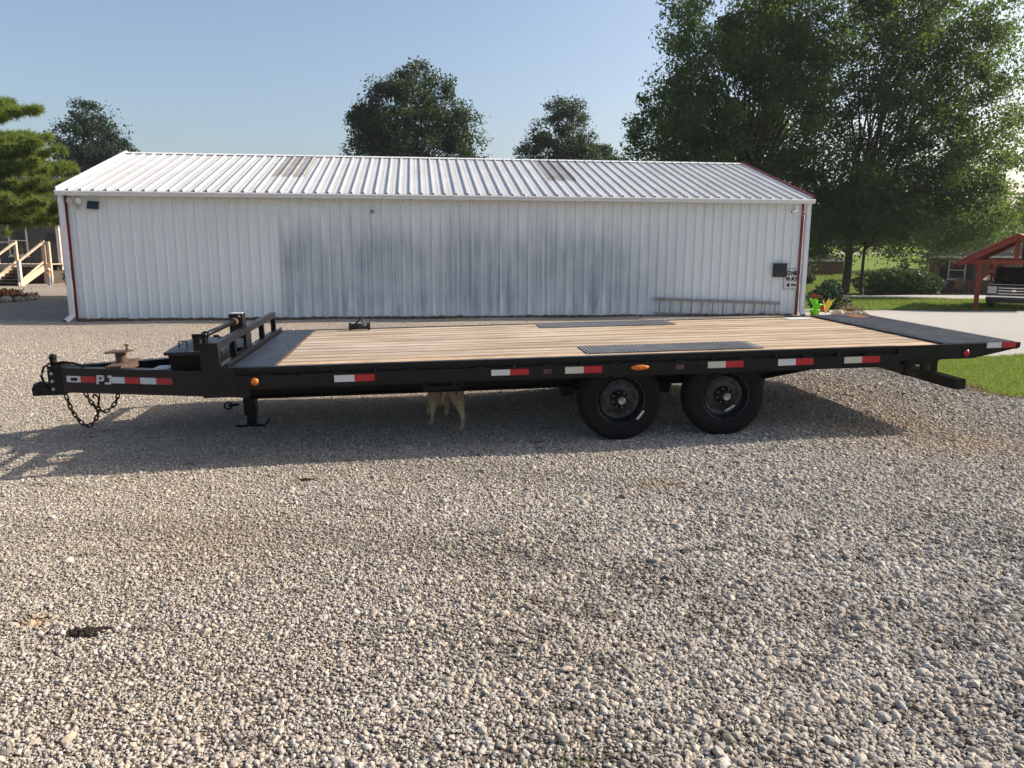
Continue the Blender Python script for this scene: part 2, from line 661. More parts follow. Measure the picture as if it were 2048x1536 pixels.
def inst(me, name, parent=None, loc=(0, 0, 0), rot=(0, 0, 0)):
    o = bpy.data.objects.new(name, me)
    COL.objects.link(o)
    o.location = loc
    o.rotation_euler = rot
    o.parent = parent
    return o


def tag(o, label=None, cat=None, group=None, kind=None):
    if label:
        o["label"] = label
    if cat:
        o["category"] = cat
    if group:
        o["group"] = group
    if kind:
        o["kind"] = kind
    return o


def empty(name, loc=(0, 0, 0), rz=0.0):
    o = bpy.data.objects.new(name, None)
    COL.objects.link(o)
    o.location = loc
    o.rotation_euler = (0, 0, rz)
    o.empty_display_size = .2
    return o


def np_mesh(name, verts, nper, mat, smooth=False):
    """faces are consecutive runs of nper vertices"""
    verts = np.ascontiguousarray(verts, dtype=np.float32)
    nv = len(verts)
    nf = nv // nper
    me = bpy.data.meshes.new(name)
    me.vertices.add(nv)
    me.vertices.foreach_set('co', verts.ravel())
    me.loops.add(nv)
    me.loops.foreach_set('vertex_index', np.arange(nv, dtype=np.int32))
    me.polygons.add(nf)
    me.polygons.foreach_set('loop_start', np.arange(0, nv, nper, dtype=np.int32))
    me.materials.append(MATS[mat])
    me.update(calc_edges=True)
    me.validate()
    return me


def text_mesh(txt, size, offset=.0, extrude=.002):
    cu = bpy.data.curves.new('txt', 'FONT')
    cu.body = txt
    cu.size = size
    cu.offset = offset
    cu.extrude = extrude
    cu.align_x = 'CENTER'
    cu.align_y = 'CENTER'
    o = bpy.data.objects.new('txt', cu)
    COL.objects.link(o)
    dg = bpy.context.evaluated_depsgraph_get()
    me = bpy.data.meshes.new_from_object(o.evaluated_get(dg))
    bpy.data.objects.remove(o)
    return me


# ------------------------------------------------------------------ ground sheet
def grid_mesh(name, xs, ys, mat, dz=0.0, mask=None):
    X, Y = np.meshgrid(xs, ys)
    Z = G(X, Y) + dz
    V = np.stack([X, Y, Z], -1).reshape(-1, 3)
    nx, ny = len(xs), len(ys)
    i = np.arange((ny - 1) * (nx - 1))
    r, c = i // (nx - 1), i % (nx - 1)
    a = r * nx + c
    F = np.stack([a, a + 1, a + nx + 1, a + nx], -1)
    if mask is not None:
        cxs = (X[:-1, :-1] + X[1:, 1:]).ravel() / 2
        cys = (Y[:-1, :-1] + Y[1:, 1:]).ravel() / 2
        F = F[mask(cxs, cys)]
        used = np.unique(F)
        re = np.full(len(V), -1)
        re[used] = np.arange(len(used))
        V, F = V[used], re[F]
    me = bpy.data.meshes.new(name)
    me.from_pydata(V.tolist(), [], F.tolist())
    me.materials.append(MATS[mat])
    me.polygons.foreach_set('use_smooth', [True] * len(me.polygons))
    me.update()
    o = bpy.data.objects.new(name, me)
    COL.objects.link(o)
    return o


def axis_steps(*segs):
    out = [segs[0][0]]
    for a, b, st in segs:
        n = max(1, int(round((b - a) / st)))
        out += list(np.linspace(a, b, n + 1)[1:])
    return np.array(out)


ground = grid_mesh('ground', axis_steps((-600, -60, 45), (-60, -14, 2), (-14, 14, .35), (14, 60, 2), (60, 600, 45)),
                   axis_steps((-60, -4, 4), (-4, 22, .35), (22, 60, 1.5), (60, 150, 6), (150, 900, 75)), 'gravel_ground')
tag(ground, kind='structure')


def edge_noise(x, y):
    return .12 * np.sin(3.1 * x + 1.3 * y) + .08 * np.sin(7.3 * y - 2.1 * x) + .05 * np.sin(17 * x + 13 * y)


def in_lawn_near(x, y, pad=0.0):
    e = edge_noise(x, y) + pad
    # left edge runs from (4.45,10.5) towards the camera's right
    lx = np.interp(y, [-5, 2, 5, 8.0, 8.3, 9.65, 10.4, 10.8], [14, 9.0, 7.0, 5.62, 5.30, 4.98, 4.62, 4.3])
    top = 10.45 + (x - 4.6) * .235
    return (x > lx + e) & (y < top + e * .6) & (y > -4) & (x < 28)


lawn_near = grid_mesh('lawn', axis_steps((4, 9, .06), (9, 28, .5)), axis_steps((-4, 6, .5), (6, 12.6, .06), (12.6, 17, .4)), 'lawn', .012, in_lawn_near)
tag(lawn_near, kind='structure')


def in_strip(x, y):
    e = edge_noise(x * .3, y * .3)
    near = 30.2 + (x - 12) * .06
    far = np.interp(x, [8, 17, 24.5, 60], [43.5, 42.6, 39.8, 39.5])
    return (y > near + e * 2) & (y < far + e * 2) & (x > 10.0 + e * 3)


lawn_strip = grid_mesh('lawn', axis_steps((8, 60, .4)), axis_steps((28, 45, .3)), 'lawn', .03, in_strip)
tag(lawn_strip, kind='structure')
lawn_far = grid_mesh('lawn', axis_steps((-160, -8, 8), (-8, 60, 1), (60, 200, 10)), axis_steps((46.6, 70, .8), (70, 200, 8)), 'lawn', .05,
                     lambda x, y: ((x > -14) | (y > 55)) & ~((x > 24) & (y < 48)))
tag(lawn_far, kind='structure')
back_lawn = grid_mesh('lawn', axis_steps((-12, 10, 1)), axis_steps((31.5, 46.6, 1)), 'lawn', .04)
tag(back_lawn, kind='structure')


# ------------------------------------------------------------------ gravel stones (instances)
BX_, BY_, BYAW_ = -11.403, 19.774, 0.125


def in_side_drive(x, y, pad=0.0):
    e = edge_noise(x * .5, y * .5) + pad
    lx = np.interp(y, [9, 10.6, 13, 18, 22, 31], [4.6, 4.3, 4.6, 7.0, 9.2, 11.2])
    return (x > lx + e) & (y > 10.42 + (x - 4.6) * .235 - e * .3) & (y < 30.9 + (x - 12) * .06) & (x < 60)


side_drive = grid_mesh('side_drive', axis_steps((4, 12, .12), (12, 60, 1.0)), axis_steps((10, 24, .12), (24, 34, .5)), 'pale_drive', .008, in_side_drive)
tag(side_drive, kind='structure')


def build_gravel():
    def sample(y0, y1, dens):
        hw = lambda y: .72 * y + 3.0
        area = .72 * (y1 ** 2 - y0 ** 2) + 6.0 * (y1 - y0)
        n = int(area * dens)
        y = RNG.uniform(y0, y1, int(n * 1.6))
        keep = RNG.uniform(0, hw(y1), len(y)) < hw(y)
        y = y[keep][:n]
        x = RNG.uniform(-1, 1, len(y)) * hw(y)
        return x, y
    xs, ys = [], []
    for y0, y1, dn in [(.3, 3, 10500), (3, 5, 10500), (5, 6.5, 9000), (6.5, 8, 6200), (8, 9, 4200), (9, 22, 2600)]:
        x, y = sample(y0, y1, dn)
        xs.append(x)
        ys.append(y)
    x = np.concatenate(xs)
    y = np.concatenate(ys)
    bu = (x - BX_) * math.cos(BYAW_) + (y - BY_) * math.sin(BYAW_)
    bv = -(x - BX_) * math.sin(BYAW_) + (y - BY_) * math.cos(BYAW_)
    fade = (y < 9) | (RNG.uniform(0, 1, len(y)) < np.clip((22 - y) / 13, 0, 1) ** 1.7)
    fade &= (np.abs(x) < .72 * y + .9) | (RNG.uniform(0, 1, len(y)) < .55)
    k = fade & ~in_lawn_near(x, y, .12) & ~((bu > -.3) & (bv > -.1)) & ~in_side_drive(x, y, .15 * RNG.normal(size=len(x)))
    x, y = x[k], y[k]
    bare = np.zeros(len(x))
    for _ in range(70):
        cx_, cy_ = RNG.uniform(-.6, 3.8), RNG.uniform(1.9, 4.8)
        rr_ = RNG.uniform(.05, .22)
        bare = np.maximum(bare, RNG.uniform(.2, .62) * np.exp(-(((x - cx_) / (rr_ * 1.8)) ** 2 + ((y - cy_) / rr_) ** 2)))
    k = RNG.uniform(0, 1, len(x)) > bare
    x, y = x[k], y[k]
    n = len(x)
    zone = np.clip(.5 + .5 * np.sin(x * .9 + .6 * y + .4) * np.cos(.8 * y - .3 * x), 0, 1)
    r = .0053 * np.exp(RNG.normal(0, .42, n)) * (.76 + .42 * sstep(-2.2, 1.8, x - .2 * (y - 3)) + .14 * zone)
    r = np.clip(r, .0028, .026)
    r *= 1 + .3 * sstep(7, 12, y)
    z = G(x, y) + r * .28 + RNG.uniform(0, .004, n)
    me = bpy.data.meshes.new('gravel_stones')
    me.vertices.add(n)
    me.vertices.foreach_set('co', np.stack([x, y, z], -1).astype(np.float32).ravel())
    a = me.attributes.new('srot', 'FLOAT_VECTOR', 'POINT')
    rot = np.stack([RNG.normal(0, .35, n), RNG.normal(0, .35, n), RNG.uniform(0, 6.283, n)], -1)
    a.data.foreach_set('vector', rot.astype(np.float32).ravel())
    a = me.attributes.new('sscale', 'FLOAT_VECTOR', 'POINT')
    sc = np.stack([r * RNG.uniform(.95, 1.4, n), r * RNG.uniform(.75, 1.05, n), r * RNG.uniform(.5, .85, n)], -1)
    a.data.foreach_set('vector', sc.astype(np.float32).ravel())
    # dirt between / on the stones: patches of dark soil, mostly at lower right, and a few ochre spots
    dark = np.zeros(n)
    ochre = np.zeros(n)
    for _ in range(420):
        if RNG.uniform() < .75:
            cx_, cy_ = RNG.uniform(-.2, 3.6), RNG.uniform(2.0, 4.4)
        else:
            cx_, cy_ = RNG.uniform(-4.5, 5), RNG.uniform(2.2, 7.5)
        rr_ = RNG.uniform(.012, .05)
        dark = np.maximum(dark, RNG.uniform(.3, 1) * np.exp(-(((x - cx_) / (rr_ * 2.2)) ** 2 + ((y - cy_) / rr_) ** 2)))
    dark *= (RNG.uniform(0, 1, n) < .72)
    # faint wheel tracks curving across the yard
    for off_ in (0.0, 1.55):
        d_ = (y - (5.3 - .42 * (x - 1.0) - .05 * (x - 1) ** 2)) + off_
        dark = np.maximum(dark, .34 * np.exp(-(d_ / .22) ** 2) * RNG.uniform(.2, 1, n))
    for cx_, cy_, rr_, am in ((-2.34, 3.44, .06, .7), (-1.9, 4.4, .45, .2), (3.3, 6.9, .5, .5), (3.9, 6.3, .5, .4), (2.6, 7.3, .4, .4), (1.1, 5.4, .12, .4)):
        ochre = np.maximum(ochre, am * np.exp(-(((x - cx_) / (rr_ * 1.5)) ** 2 + ((y - cy_) / rr_) ** 2)))
    a = me.attributes.new('stint', 'FLOAT_VECTOR', 'POINT')
    a.data.foreach_set('vector', np.stack([dark, ochre, sstep(-1.2, 2.2, x - .12 * (y - 4)) * RNG.uniform(.2, 1, n)], -1).astype(np.float32).ravel())
    a = me.attributes.new('sidx', 'INT', 'POINT')
    a.data.foreach_set('value', RNG.integers(0, 10, n).astype(np.int32))
    o = bpy.data.objects.new('gravel_stones', me)
    COL.objects.link(o)
    ng = bpy.data.node_groups.new('gravel_scatter', 'GeometryNodeTree')
    ng.interface.new_socket('Geometry', in_out='INPUT', socket_type='NodeSocketGeometry')
    ng.interface.new_socket('Geometry', in_out='OUTPUT', socket_type='NodeSocketGeometry')
    nn, ll = ng.nodes.new, ng.links.new
    gi, go = nn('NodeGroupInput'), nn('NodeGroupOutput')
    join = nn('GeometryNodeJoinGeometry')
    for k in range(10):
        ico = nn('GeometryNodeMeshIcoSphere')
        ico.inputs['Radius'].default_value = 1
        ico.inputs['Subdivisions'].default_value = 1 if k < 6 else 2
        pos = nn('GeometryNodeInputPosition')
        vm = nn('ShaderNodeVectorMath')
        vm.operation = 'ADD'
        vm.inputs[1].default_value = (k * 7.3, k * 3.1, k * 5.7)
        ll(pos.outputs[0], vm.inputs[0])
        vo = nn('ShaderNodeTexVoronoi')
        vo.inputs['Scale'].default_value = .9
        vo.feature = 'F1'
        ll(vm.outputs[0], vo.inputs['Vector'])
        nz = nn('ShaderNodeTexNoise')
        nz.inputs['Scale'].default_value = 1.1
        nz.inputs['Detail'].default_value = 1
        ll(vm.outputs[0], nz.inputs['Vector'])
        ad = nn('ShaderNodeMath')
        ad.operation = 'MULTIPLY_ADD'
        ad.inputs[1].default_value = -.42
        ad.inputs[2].default_value = .92
        ll(vo.outputs['Distance'], ad.inputs[0])
        ad2 = nn('ShaderNodeMath')
        ad2.operation = 'MULTIPLY_ADD'
        ad2.inputs[1].default_value = .65
        ll(nz.outputs['Fac'], ad2.inputs[0])
        ll(ad.outputs[0], ad2.inputs[2])
        sc_ = nn('ShaderNodeVectorMath')
        sc_.operation = 'SCALE'
        ll(pos.outputs[0], sc_.inputs[0])
        ll(ad2.outputs[0], sc_.inputs['Scale'])
        sp = nn('GeometryNodeSetPosition')
        ll(ico.outputs['Mesh'], sp.inputs['Geometry'])
        ll(sc_.outputs[0], sp.inputs['Position'])
        sm = nn('GeometryNodeSetMaterial')
        sm.inputs['Material'].default_value = MATS['stone']
        ll(sp.outputs[0], sm.inputs['Geometry'])
        g2i = nn('GeometryNodeGeometryToInstance')
        ll(sm.outputs[0], g2i.inputs[0])
        ll(g2i.outputs[0], join.inputs[0])
    iop = nn('GeometryNodeInstanceOnPoints')
    iop.inputs['Pick Instance'].default_value = True
    ll(gi.outputs[0], iop.inputs['Points'])
    ll(join.outputs[0], iop.inputs['Instance'])

    def attr(nm, dt):
        nd = nn('GeometryNodeInputNamedAttribute')
        nd.data_type = dt
        nd.inputs['Name'].default_value = nm
        return nd.outputs['Attribute']
    e2r = nn('FunctionNodeEulerToRotation')
    ll(attr('srot', 'FLOAT_VECTOR'), e2r.inputs[0])
    ll(e2r.outputs[0], iop.inputs['Rotation'])
    ll(attr('sscale', 'FLOAT_VECTOR'), iop.inputs['Scale'])
    ll(attr('sidx', 'INT'), iop.inputs['Instance Index'])
    ll(iop.outputs[0], go.inputs[0])
    md = o.modifiers.new('scatter', 'NODES')
    md.node_group = ng
    me.materials.append(MATS['stone'])
    tag(o, 'loose pale crushed stone covering the yard', kind='stuff')
    o["category"] = 'gravel'


build_gravel()


# ------------------------------------------------------------------ barn
BX, BY, BYAW = -11.403, 19.774, 0.125
B_L, B_W, B_ZE, B_RISE, B_Z0 = 20.0, 9.69, 3.20, 1.41, -0.30
B_IN = 3.6      # enclosed depth; the rear half of the roof stands on posts
barn = empty('metal_barn', (BX, BY, 0), BYAW)
tag(barn, 'long white corrugated metal barn with low gable roof behind the trailer', 'barn')
SLOPE = B_RISE / (B_W / 2)


def rib_profile(pitch, count, hgt, y=0.0, minor=.007):
    pts = []
    for k in range(count):
        o = k * pitch
        for fx, fh in ((0, 0), (.27, 0), (.29, minor), (.35, minor), (.37, 0), (.57, 0), (.59, minor), (.65, minor), (.67, 0),
                       (.76, 0), (.79, hgt), (.91, hgt), (.94, 0)):
            pts.append((o + fx * pitch, fh))
    pts.append((count * pitch, 0))
    return pts


def panel_mesh(name, pitch, count, hgt, z0, z1, mat, lap=True):
    pr = rib_profile(pitch, count, hgt)
    if lap:
        pr = pr[:-1] + [(count * pitch + .012, .003)]
    mb = MB()
    n = len(pr)
    vs = [(x, -h, z0) for x, h in pr] + [(x, -h, z1) for x, h in pr]
    mb.add(vs, [(i, i + 1, n + i + 1, n + i) for i in range(n - 1)])
    return mb.mesh(name, mat)


RP = .2655
pm = panel_mesh('siding_panel', RP, 3, .036, B_Z0, B_ZE, 'siding_white')
for k in range(24):
    inst(pm, 'siding_panel', barn, (.305 + k * .7965, -.002 * (k % 2), 0))
inst(panel_mesh('siding_panel', RP, 1, .036, B_Z0, B_ZE, 'siding_white'), 'siding_panel', barn, (.04, -.001, 0))
inst(panel_mesh('siding_panel', RP, 2, .036, B_Z0, B_ZE, 'siding_white', False), 'siding_panel', barn, (19.421, -.001, 0))
# grime in the panel laps (thin dirt line beside the lap rib)
sm_ = MB()
for k in range(7, 24):
    x = .305 + k * .7965
    z0 = random.uniform(-.1, .3)
    z1 = random.uniform(1.9, 2.7)
    w = random.uniform(.008, .02)
    sm_.box(x - .012 - w, x - .012, -.007, -.0045, z0, z1)
sm_.build('lap_grime', 'seam_grime', barn)
# inner liner (body of the wall) and other walls
MB().box(.02, B_L - .02, .03, .06, B_Z0, B_ZE - .02).build('wall_frame', 'siding_plain', barn)
for x0, x1 in ((0, .04), (B_L - .04, B_L)):
    MB().prism([(.06, B_Z0), (B_IN, B_Z0), (B_IN, B_ZE - .1), (B_W, B_ZE - .1), (B_W, B_ZE), (B_W / 2, B_ZE + B_RISE), (.06, B_ZE)], 'X', x0, x1).build('gable_wall', 'siding_plain', barn)
MB().box(.04, B_L - .04, B_IN - .05, B_IN, B_Z0, B_ZE - .02).build('back_wall', 'siding_plain', barn)
for k in range(6):
    MB().box(.1 + k * 3.93, .25 + k * 3.93, B_W - .16, B_W - .01, B_Z0, B_ZE - .1).build('back_post', 'timber_dark', barn)
MB().box(0, B_L, B_W - .18, B_W + .0, B_ZE - .25, B_ZE - .101).build('back_beam', 'timber_dark', barn)
# screws
sc_mb = MB()
for zrow in (.25, 1.1, 1.95, 2.9):
    for k in range(75):
        x = .05 + RP * k + RP * .70
        if x < 19.9:
            sc_mb.box(x - .006, x + .006, -.008, 0, zrow - .006, zrow + .006)
tag(sc_mb.build('screws', 'ladder_alu', barn), kind='stuff')
# roof: near slope panels, local frame tilted
roof_len = math.hypot(B_W / 2 + .24, (B_W / 2 + .24) * SLOPE)
ang = math.atan(SLOPE)


def roof_mesh(pitch, count, hgt, t0, t1, mat, up=0.0):
    pr = rib_profile(pitch, count, hgt, minor=.006)
    pr = pr[:-1] + [(count * pitch + .01, .004)]
    n = len(pr)
    cs, sn = math.cos(ang), math.sin(ang)
    vs = []
    for t in (t0, t1):
        vs += [(x, t * cs - (h + up) * sn, t * sn + (h + up) * cs) for x, h in pr]
    return MB().add(vs, [(i, i + 1, n + i + 1, n + i) for i in range(n - 1)]).mesh('roof_panel', mat)


eave_off = .24
RX0 = -.08
NP_ = 22
RPITCH = (B_L + .14) / (NP_ * 3)
rm = roof_mesh(RPITCH, 3, .045, 0, roof_len, 'roof_steel')
EZ = B_ZE + .05 - eave_off * SLOPE
for k in range(NP_):
    inst(rm, 'roof_panel', barn, (RX0 + k * RPITCH * 3, -eave_off, EZ + .002 * (k % 2)))
for s0, cnt in ((4.93, 3), (12.66, 3)):
    k0 = round((s0 - RX0) / RPITCH)
    me = roof_mesh(RPITCH, cnt, .045, (1.75 + eave_off) / math.cos(ang), roof_len - .06, 'skylight', .006)
    inst(me, 'skylight_panel', barn, (RX0 + k0 * RPITCH, -eave_off, EZ))
# far slope
mb = MB()
yr, zr = B_W / 2, EZ + (B_W / 2 + eave_off) * SLOPE
mb.add([(RX0, yr, zr), (RX0 + B_L + .14, yr, zr), (RX0 + B_L + .14, B_W + .4, EZ), (RX0, B_W + .4, EZ)], [(0, 1, 2, 3)])
mb.build('roof_back', 'roof_steel', barn)
# underside / soffit
mb = MB()
mb.add([(RX0, -eave_off + .02, EZ - .05), (RX0 + B_L + .14, -eave_off + .02, EZ - .05), (RX0 + B_L + .14, yr, zr - .05), (RX0, yr, zr - .05)], [(0, 1, 2, 3)])
mb.add([(0, -eave_off + .05, EZ - .06), (B_L, -eave_off + .05, EZ - .06), (B_L, .03, EZ - .055), (0, .03, EZ - .055)], [(0, 1, 2, 3)])
mb.build('soffit', 'siding_plain', barn)
# ridge cap
mb = MB()
mb.prism([(yr - .16, zr - .16 * SLOPE + .035), (yr, zr + .045), (yr + .16, zr - .16 * SLOPE + .035), (yr + .16, zr - .16 * SLOPE + .028), (yr, zr + .035), (yr - .16, zr - .16 * SLOPE + .028)], 'X', RX0, RX0 + B_L + .14)
mb.build('ridge_cap', 'gutter_white', barn)
# gutter: K profile
gy = -eave_off
gp = [(gy + .005, EZ - .005), (gy - .10, EZ - .005), (gy - .115, EZ - .03), (gy - .085, EZ - .09), (gy - .085, EZ - .12), (gy + .005, EZ - .12), (gy + .005, EZ - .11), (gy - .075, EZ - .11), (gy - .075, EZ - .088), (gy - .104, EZ - .03), (gy - .095, EZ - .015), (gy + .005, EZ - .015)]
MB().prism(gp, 'X', RX0 - .02, RX0 + B_L + .16).build('gutter', 'gutter_white', barn)
# rake trims
for x, mat in ((RX0 - .03, 'gutter_white'), (RX0 + B_L + .14, 'trim_red')):
    mb = MB()
    for sgn in (1, -1):
        ya, za = (-eave_off if sgn > 0 else B_W + .4), EZ
        mb.bar((x + .015, ya, za + .02), (x + .015, yr, zr + .02), .03, .13)
    mb.build('rake_trim', mat, barn)
# corner trims (dark red) and downspouts
for x0, x1 in ((.0, .05), (B_L - .15, B_L - .08)):
    MB().box(x0, x1, -.048, -.006, B_Z0, B_ZE - .03).build('corner_trim', 'trim_red', barn)


def downspout(x0, x1, flip):
    mb = MB()
    y = -.19
    w = (x0 + x1) / 2
    mb.box(x0, x1, y - .05, y + .04, .0, EZ - .121)
    o = mb.build('downspout', 'gutter_white', barn)
    for zz in (.5, 1.6, 2.6):
        mb_ = MB().box(x0 + .03, x1 - .03, y + .041, -.05, zz, zz + .03)
        mb_.build('spout_bracket', 'gutter_white', o)
    e = MB().bar((w, y, .03), (w - .12 * flip, y - .12, -.10), .12, .10).build('spout_elbow', 'gutter_white', o)
    MB().bar((w - .115 * flip, y - .115, -.094), (w - .135 * flip, y - .135, -.115), .09, .075).build('spout_mouth', 'plastic_black', o)
    return o


downspout(-.08, .035, 1)
downspout(B_L - .095, B_L + .025, 0)


def on_wall(s, z, out=0.0):
    """world point on the front wall"""
    return Vector((BX + s * math.cos(BYAW) + out * math.sin(BYAW), BY + s * math.sin(BYAW) - out * math.cos(BYAW), z))


# things fixed to the wall
fl = empty('flood_light', on_wall(.30, 2.88, .0), BYAW)
tag(fl, 'cream twin-head flood light under the eave beside the dark solar panel', 'flood light')
MB().lathe([(.0, -.06), (.06, -.06), (.065, -.02), (.065, 0)], 12, 'Y').build('base', 'plastic_cream', fl, (0, 0, 0), True)
for sx in (-.11, .10):
    h = MB().tube([(0, -.05, .0), (sx * .6, -.1, .03), (sx, -.14, .05)], .018, 6).build('arm', 'plastic_cream', fl)
    MB().lathe([(.03, .05), (.05, .0), (.075, -.08), (.07, -.085), (.0, -.06)], 12, 'Y', (sx, -.15, .05)).build('lamp_head', 'plastic_cream' if sx < 0 else 'plastic_white', fl, smooth=True)
MB().lathe([(.0, -.1), (.03, -.1), (.04, -.05), (.03, 0)], 8, 'Y', (0, -.02, -.12)).build('sensor', 'plastic_cream', fl)
sp = empty('solar_panel', on_wall(.70, 2.83, 0), BYAW)
tag(sp, 'small dark solar panel tilted on the wall beside the flood light', 'solar panel')
o = MB().box(-.14, .14, -.015, .015, -.10, .10).build('panel', 'panel_glass_dark', sp, (0, -.12, 0))
o.rotation_euler = (math.radians(-20), math.radians(4), 0)
o2 = MB().box(-.16, .16, .0155, .03, -.12, .12).build('frame', 'gutter_white', sp, (0, -.118, 0))
o2.rotation_euler = o.rotation_euler
MB().bar((0, 0, -.03), (0, -.1, 0), .03, .03).build('bracket', 'plastic_cream', sp)
wl = empty('wall_camera', on_wall(7.71, 2.75, 0), BYAW)
tag(wl, 'small grey dome camera mid-wall under the eave', 'camera')
MB().lathe([(.0, -.05), (.04, -.05), (.045, 0)], 12, 'Y').build('base', 'ladder_alu', wl, smooth=True)
MB().blob((0, -.08, -.015), .055, 12, 8).build('dome', 'ladder_alu', wl, smooth=True)
wc = empty('wall_camera', on_wall(19.62, 2.86, 0), BYAW)
tag(wc, 'white bullet camera under the eave at the right corner of the barn', 'camera')
MB().lathe([(.0, -.02), (.045, -.02), (.045, 0)], 10, 'Y').build('base', 'plastic_white', wc)
MB().tube([(0, -.02, 0), (-.02, -.09, -.01)], .014, 6).build('arm', 'plastic_white', wc)
MB().tube([(.06, -.08, .02), (-.12, -.13, -.03)], .036, 10).build('body', 'plastic_white', wc)
MB().tube([(-.121, -.1305, -.0305), (-.128, -.132, -.032)], .03, 10).build('lens', 'plastic_black', wc)
rb = empty('alarm_light', on_wall(19.885, 2.80, 0.048), BYAW)
tag(rb, 'small red light fixed to the red corner trim of the barn', 'light')
MB().lathe([(.0, -.07), (.03, -.065), (.045, -.02), (.045, 0)], 12, 'Y').build('lens', 'red_lens', rb, smooth=True)
MB().lathe([(.0, -.012), (.055, -.012), (.055, 0)], 12, 'Y').build('base', 'plastic_white', rb)
mbx = empty('wall_box', on_wall(19.28, 1.18, 0), BYAW)
tag(mbx, 'black square box on the wall left of the one way sign', 'box')
MB().box(-.2, .2, -.13, -.025, -.19, .19).build('body', 'plastic_black', mbx, bevel=.015)
MB().box(-.17, .17, -.138, -.131, -.16, .16).build('door', 'panel_glass_dark', mbx)
MB().box(-.215, .215, -.16, -.02, .19, .205).build('lid', 'plastic_black', mbx)

sg = empty('road_sign', on_wall(19.68, .93, .03), BYAW)
tag(sg, 'white ONE WAY road sign with black arrow at the right end of the barn', 'sign')


def rrect(w, h, r, n=5):
    pts = []
    for cx_, cy_, a0 in ((w - r, h - r, 0), (-w + r, h - r, 90), (-w + r, -h + r, 180), (w - r, -h + r, 270)):
        for k in range(n + 1):
            a = math.radians(a0 + 90 * k / n)
            pts.append((cx_ + r * math.cos(a), cy_ + r * math.sin(a)))
    return pts


MB().prism(rrect(.25, .30, .03), 'Y', -.004, 0).build('plate', 'sign_white', sg)
outer, inner = rrect(.24, .29, .025), rrect(.228, .278, .018)
mb = MB()
n = len(outer)
mb.add([(x, -.0055, z) for x, z in outer] + [(x, -.0055, z) for x, z in inner], [(i, (i + 1) % n, n + (i + 1) % n, n + i) for i in range(n)])
mb.build('border', 'sign_black', sg)
for txt, z in (('ONE', .165), ('WAY', .0)):
    me = text_mesh(txt, .160, .010, .001)
    me.materials.clear()
    me.materials.append(MATS['sign_black'])
    inst(me, 'lettering', sg, (0, -.006, z), (math.pi / 2, 0, 0))
MB().prism([(-.16, -.17), (-.06, -.095), (-.06, -.145), (.16, -.145), (.16, -.195), (-.06, -.195), (-.06, -.245)], 'Y', -.0065, -.0045).build('arrow', 'sign_black', sg)

# ladder lying on its side against the wall
ld = empty('ladder', on_wall(15.55, -.06, .14), BYAW)
tag(ld, 'aluminium extension ladder lying on its side against the barn wall', 'ladder')
LL = 3.78
drop = -.14
for z0 in (.44, .02):
    mb = MB()
    mb.bar((0, 0, z0), (LL, 0, z0 + drop), .025, .085)
    mb.bar((0, -.02, z0 + .033), (LL, -.02, z0 + drop + .033), .03, .008)
    mb.bar((0, -.02, z0 - .033), (LL, -.02, z0 + drop - .033), .03, .008)
    mb.build('side_rail', 'ladder_alu', ld)
for k in range(12):
    x = .17 + k * .315
    zz = drop * x / LL
    MB().tube([(x - .02, 0, .055 + zz), (x, 0, .41 + zz)], .021, 8).build('rung', 'ladder_alu', ld)

# dark strip of fines against the wall foot
mb = MB()
for k in range(80):
    s = .2 + k * .245
    hgt = .03 + .03 * random.random()
    mb.blob((s, -.12 - .05 * random.random(), -.10), (.18, .13, hgt), 8, 4, .15)
o = mb.build('soil_strip', 'soil', None, (BX, BY, 0))
o.rotation_euler = (0, 0, BYAW)
tag(o, kind='structure')

# ------------------------------------------------------------------ trailer
TX, TY, TYAW = -1.9625, 6.2214, 0.1163
GX, GY = 0.0176, 0.0169
trailer = empty('flatbed_trailer')
ax = Vector((math.cos(TYAW), math.sin(TYAW), GX * math.cos(TYAW) + GY * math.sin(TYAW))).normalized()
ay = Vector((-math.sin(TYAW), math.cos(TYAW), -GX * math.sin(TYAW) + GY * math.cos(TYAW)))
ay = (ay - ax * ay.dot(ax)).normalized()
az = ax.cross(ay)
T0 = Vector((TX, TY, GX * TX + GY * TY))
TM = Matrix.Translation(T0) @ Matrix((ax, ay, az)).transposed().to_4x4()
trailer.matrix_world = TM
tag(trailer, 'black deckover flatbed trailer with wooden deck and tandem wheels', 'trailer')
TW, TL, TD = 2.387, 5.965, 0.786


def tl(u, v, h):
    return TM @ Vector((u, v, h))


# deck boards
NB = 13
bw = TW / NB
for k in range(NB):
    v0 = k * bw + .005
    v1 = (k + 1) * bw - .005
    mb = MB()
    top = .0 - random.uniform(0, .004)
    nseg = 6
    e = .004
    for i in range(nseg):
        pass
    L0, L1 = .012 + random.uniform(0, .01), TL - random.uniform(0, .012)
    prof = [(v0, -.038), (v0, top - e), (v0 + e, top), (v1 - e, top), (v1, top - e), (v1, -.038)]
    o = MB().prism([(a - (v0 + v1) / 2, b) for a, b in prof], 'X', L0, L1).build('deck_board', 'deck_wood' if k else 'deck_edge_board', trailer, (0, (v0 + v1) / 2, TD))
# front steel plate + rusty edge
MB().box(-.335, -.002, -.03, TW + .03, TD - .004, TD + .004).build('front_plate', 'front_plate', trailer)
MB().box(-.0015, .006, 0, TW, TD - .03, TD + .003).build('plate_edge', 'rusty_steel', trailer)
MB().box(-.32, 2.5, -.0, TW, .66, .70).box(2.501, 4.399, .36, TW - .36, .66, .70).box(4.40, 5.96, 0, TW, .66, .70).build('gap_light_block', 'dark_frame', trailer)  # unseen slab added under the deck, blocks light between the boards

